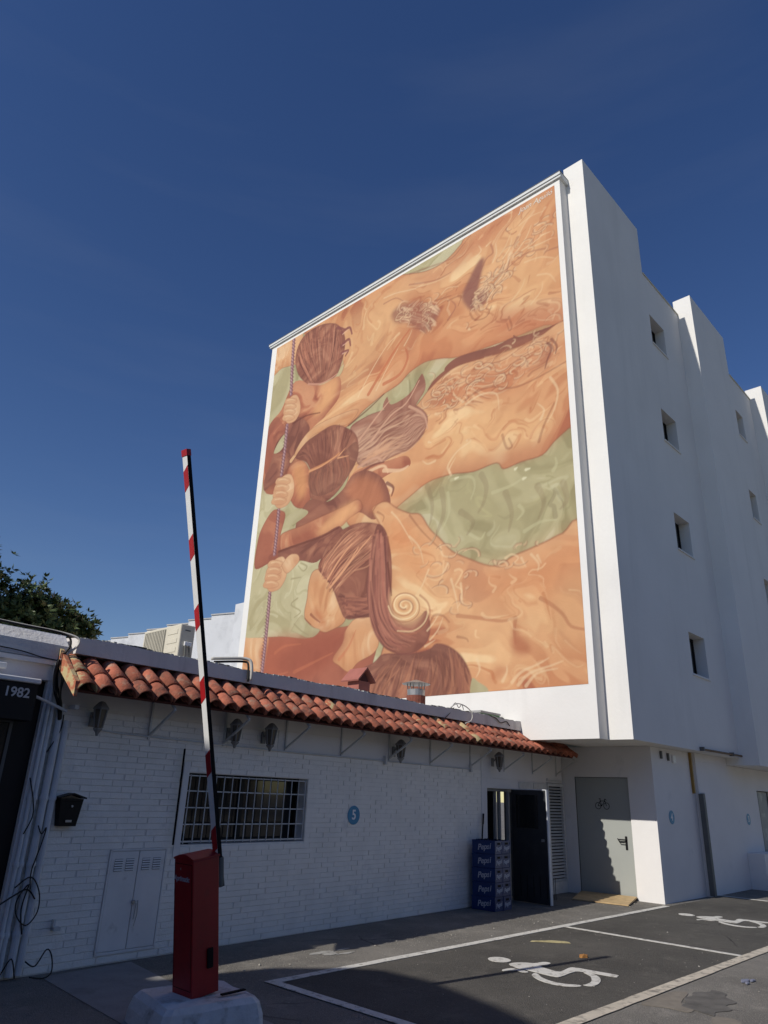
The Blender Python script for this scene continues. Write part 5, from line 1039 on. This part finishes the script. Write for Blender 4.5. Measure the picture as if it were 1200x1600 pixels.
for a,b in(((x0-.0015,y0+.012,z0+.05),(x0-.0004,y0+.016,z0+.88)),((x0-.0015,y1-.016,z0+.05),(x0-.0004,y1-.012,z0+.88)),((x0-.0015,y0+.0161,z0+.05),(x0-.0004,y1-.0161,z0+.054)),((x0-.0015,y0+.0161,z0+.876),(x0-.0004,y1-.0161,z0+.88))): mb.box(a,b)
br.part('door_seam',mb,BLACKM)
mb=MB();mb.box((3.60,y0-.014,z0+.17),(3.65,y0-.0005,z0+.30),.004);br.part('lock_plate',mb,BLACKM)
mb=MB();mb.box((x1+.0005,5.03,.88),(x1+.055,5.20,1.10),.02,3);br.part('arm_hub',mb,GREYC)
# arm is set in the cabinet's own leaning frame: tip and pivot given in world, brought back
Mi=Matrix.Translation(br.o)@Matrix.Rotation(R(8.0),4,'Y')@Matrix.Translation(-br.o)
A=Mi@Vector((3.655,5.085,.90));B=Mi@Vector((2.70,4.87,4.14));ax=(B-A).normalized();sd=Vector((0,1,0));sd=(sd-ax*sd.dot(ax)).normalized();nx=ax.cross(sd);nx=nx if nx.x<0 else -nx   # nx faces -X
L=(B-A).length
def armbox(mb,t0,t1,w0,w1,h0,h1): mb.hexa([A+ax*t+sd*w+nx*h for t in(t0,t1) for w,h in((w0,h0),(w1,h0),(w1,h1),(w0,h1))])
hw,hd=.034,.017
mb=MB();armbox(mb,0,L,-hw,hw,-hd,hd);arm=br.part('arm',mb,WHITEP)
mb=MB();armbox(mb,0,L,-hw-.004,-hw-.0005,-hd,hd);br.part('rubber_edge',mb,BLACKM,arm)
mb=MB();armbox(mb,L+.0005,L+.055,-hw-.006,hw+.004,-hd-.004,hd+.004);br.part('end_cap',mb,REDL,arm)
per=.57
for k in range(7):
    t0=L-.13-.17-k*per;t1=t0+.17
    if t0<.02: continue
    mb=MB();sl_=.05;P=[(t0+sl_*0,-hw),(t1,-hw),(t1-sl_,hw),(t0-sl_,hw)]
    q=[A+ax*t+sd*w_+nx*(hd+.0005) for t,w_ in((t0+sl_,-hw+.001),(t1+sl_,-hw+.001),(t1,hw-.001),(t0,hw-.001))];mb.prism(q,nx*.0015);br.part('stripe',mb,REDL,arm)
litter2=MB();litter2.bar((3.66,4.93,.214),(3.86,4.92,.222),.03,.010);o=link('rubber_strip',litter2.mesh('rubber_strip',BLACKM));o['label']='short dark strip lying on the plinth beside the red cabinet';o['category']='strip'

# ---------------------------------------------------------------- stepped white terrace wall behind
t=Thing('stepped_terrace_wall','white sawtooth wall of staggered panels receding left of the mural','wall',(12.1,20,0))
for k in range(10):
    ya=17.48+1.287*k;yb=ya+1.287
    mb=MB();mb.hexa([(12.50,ya,0),(12.09,yb,0),(12.6,yb,0),(13.0,ya,0),(12.50,ya,6.55),(12.09,yb,6.55),(12.6,yb,6.55),(13.0,ya,6.55)]);p=t.part('panel',mb,TERR)
    mb=MB();mb.hexa([(12.47,ya,6.551),(12.06,yb,6.551),(12.6,yb,6.551),(13.0,ya,6.551),(12.47,ya,6.59),(12.06,yb,6.59),(12.6,yb,6.59),(13.0,ya,6.59)]);t.part('cap',mb,mat('cap_grey',(.40,.40,.40),.8,.1,4,.2,30),p)
mb=MB();mb.box((12.03,16.76,0),(12.9,17.475,6.70));t.part('end_pier',mb,TERR)

# ---------------------------------------------------------------- tree behind the low roof
def tree(base,crown,n,seed,lab):
    t=Thing('evergreen_tree',lab,'tree',base);r=random.Random(seed);b=Vector(base)
    mb=MB();top=Vector(crown[0][0]);mb.tube([b,b+Vector((.05,.02,1.4)),b+Vector((.0,.1,2.4)),b+(top-b)*.8],.16,10,r1=.07)
    for c,R_ in crown: mb.tube([b+Vector((0,.08,2.2)),(b+Vector((0,0,2.2))).lerp(Vector(c),.5)+Vector((0,0,-.1)),Vector(c)],.06,6,r1=.015)
    t.part('trunk',mb,BARK,smooth=True)
    V=[];F=[]
    for c,R_ in crown:
        c=Vector(c)
        for _ in range(int(n*R_*R_)):
            d=Vector((r.gauss(0,1),r.gauss(0,1),r.gauss(0,1))).normalized();q=c+d*R_*(r.uniform(.25,1.0)**.5)*r.uniform(.85,1.0+.28*max(0,math.sin(d.x*7+d.z*9+d.y*5)))
            ax_=(d+Vector((r.uniform(-.5,.5),r.uniform(-.5,.5),r.uniform(0,.7)))).normalized();u_=ax_.orthogonal().normalized();w_=ax_.cross(u_)
            for k in range(r.randint(6,9)):   # one whorl of narrow leaves at a twig end
                a=r.uniform(0,6.28);ld=(ax_*r.uniform(.25,1.0)+(u_*math.cos(a)+w_*math.sin(a))).normalized();L_=r.uniform(.08,.15);sw=ld.cross(ax_);sw=(sw.normalized() if sw.length>1e-3 else u_)*L_*.19
                i=len(V);nrm=ld.cross(sw).normalized()*L_*.05
                V+=[q,q+ld*L_*.5+sw+nrm,q+ld*L_,q+ld*L_*.5-sw+nrm];F.append((i,i+1,i+2,i+3))
    me=bpy.data.meshes.new('crown');o_=t.o;me.from_pydata([tuple(v-o_) for v in V],[],F);me.materials.append(LEAF);link('crown',me,t.root)
def wp(s,n,z): return tuple(fw_(s,n,z))
tree(wp(5.2,14.2,0),[(wp(5.0,13.6,4.0),.95),(wp(4.2,13.4,4.7),.9),(wp(5.5,13.2,4.35),.7),(wp(6.05,13.1,4.15),.62),(wp(6.45,13.1,4.25),.38),(wp(3.3,13.6,5.0),1.0),(wp(2.4,13.8,5.2),1.0),(wp(4.0,14.0,3.9),1.0),(wp(5.9,13.3,3.75),.6),(wp(6.5,13.0,3.95),.3),(wp(5.6,13.0,4.55),.25)],1150,4,'dense dark evergreen tree rising behind the low building roof')

# ---------------------------------------------------------------- house behind the viewpoint that shades the foreground
t=Thing('neighbouring_house','white house with a curved gable standing behind the viewpoint','house',(-6,4,0))
prof=[(15,6.45),(7.9,6.50),(7.16,6.52),(7.13,6.9),(7.04,7.33),(6.64,7.73),(6.37,7.90),(5.78,7.93),(4.94,7.776),(4.5,7.67),(3.6,7.4),(3.3,7.0),(-14,6.6)]
mb=MB();mb.prism([(-5,15,0)]+[(-5,y,z) for y,z in prof]+[(-5,-14,0)],(-.3,0,0));t.part('gable_front',mb,WALLW)
mb=MB();mb.box((-12,-13.9,0),(-5.301,14.9,5.6));t.part('body',mb,WALLW)
for y in(-8,-4,0,4,8,12):
    for z in(1.0,3.6): mb=MB();mb.box((-4.999,y-.5,z),(-4.96,y+.5,z+1.3));w_=t.part('window',mb,GLASSD);mb=MB();mb.box((-4.998,y-.58,z-.08),(-4.93,y+.58,z-.001));t.part('sill',mb,CONC,w_)

t=Thing('added_opposite_house','brown brick house added across the car park, out of view on the right, to dim reflections','house',(10,-23,0))  # unseen house, added to darken the window reflections and lower walls
OPW=mat('brown_brick',(.34,.27,.21),.9,.15,3,.3,30)
mb=MB();mb.box((-4,-28,0),(34,-22,6.6));t.part('wall',mb,OPW)
mb=MB();mb.hexa([(-4.4,-28.4,6.601),(34.4,-28.4,6.601),(34.4,-21.6,6.601),(-4.4,-21.6,6.601),(-4.4,-25.2,8.9),(34.4,-25.2,8.9),(34.4,-24.8,8.9),(-4.4,-24.8,8.9)]);t.part('roof',mb,PAN)
for x in range(-2,34,4):
    for z in(1.0,3.9): mb=MB();mb.box((x,-21.999,z),(x+1.3,-21.95,z+1.5));w_=t.part('window',mb,GLASSD);mb=MB();mb.box((x-.1,-21.998,z-.1),(x+1.4,-21.9,z-.001));t.part('sill',mb,CONC,w_)
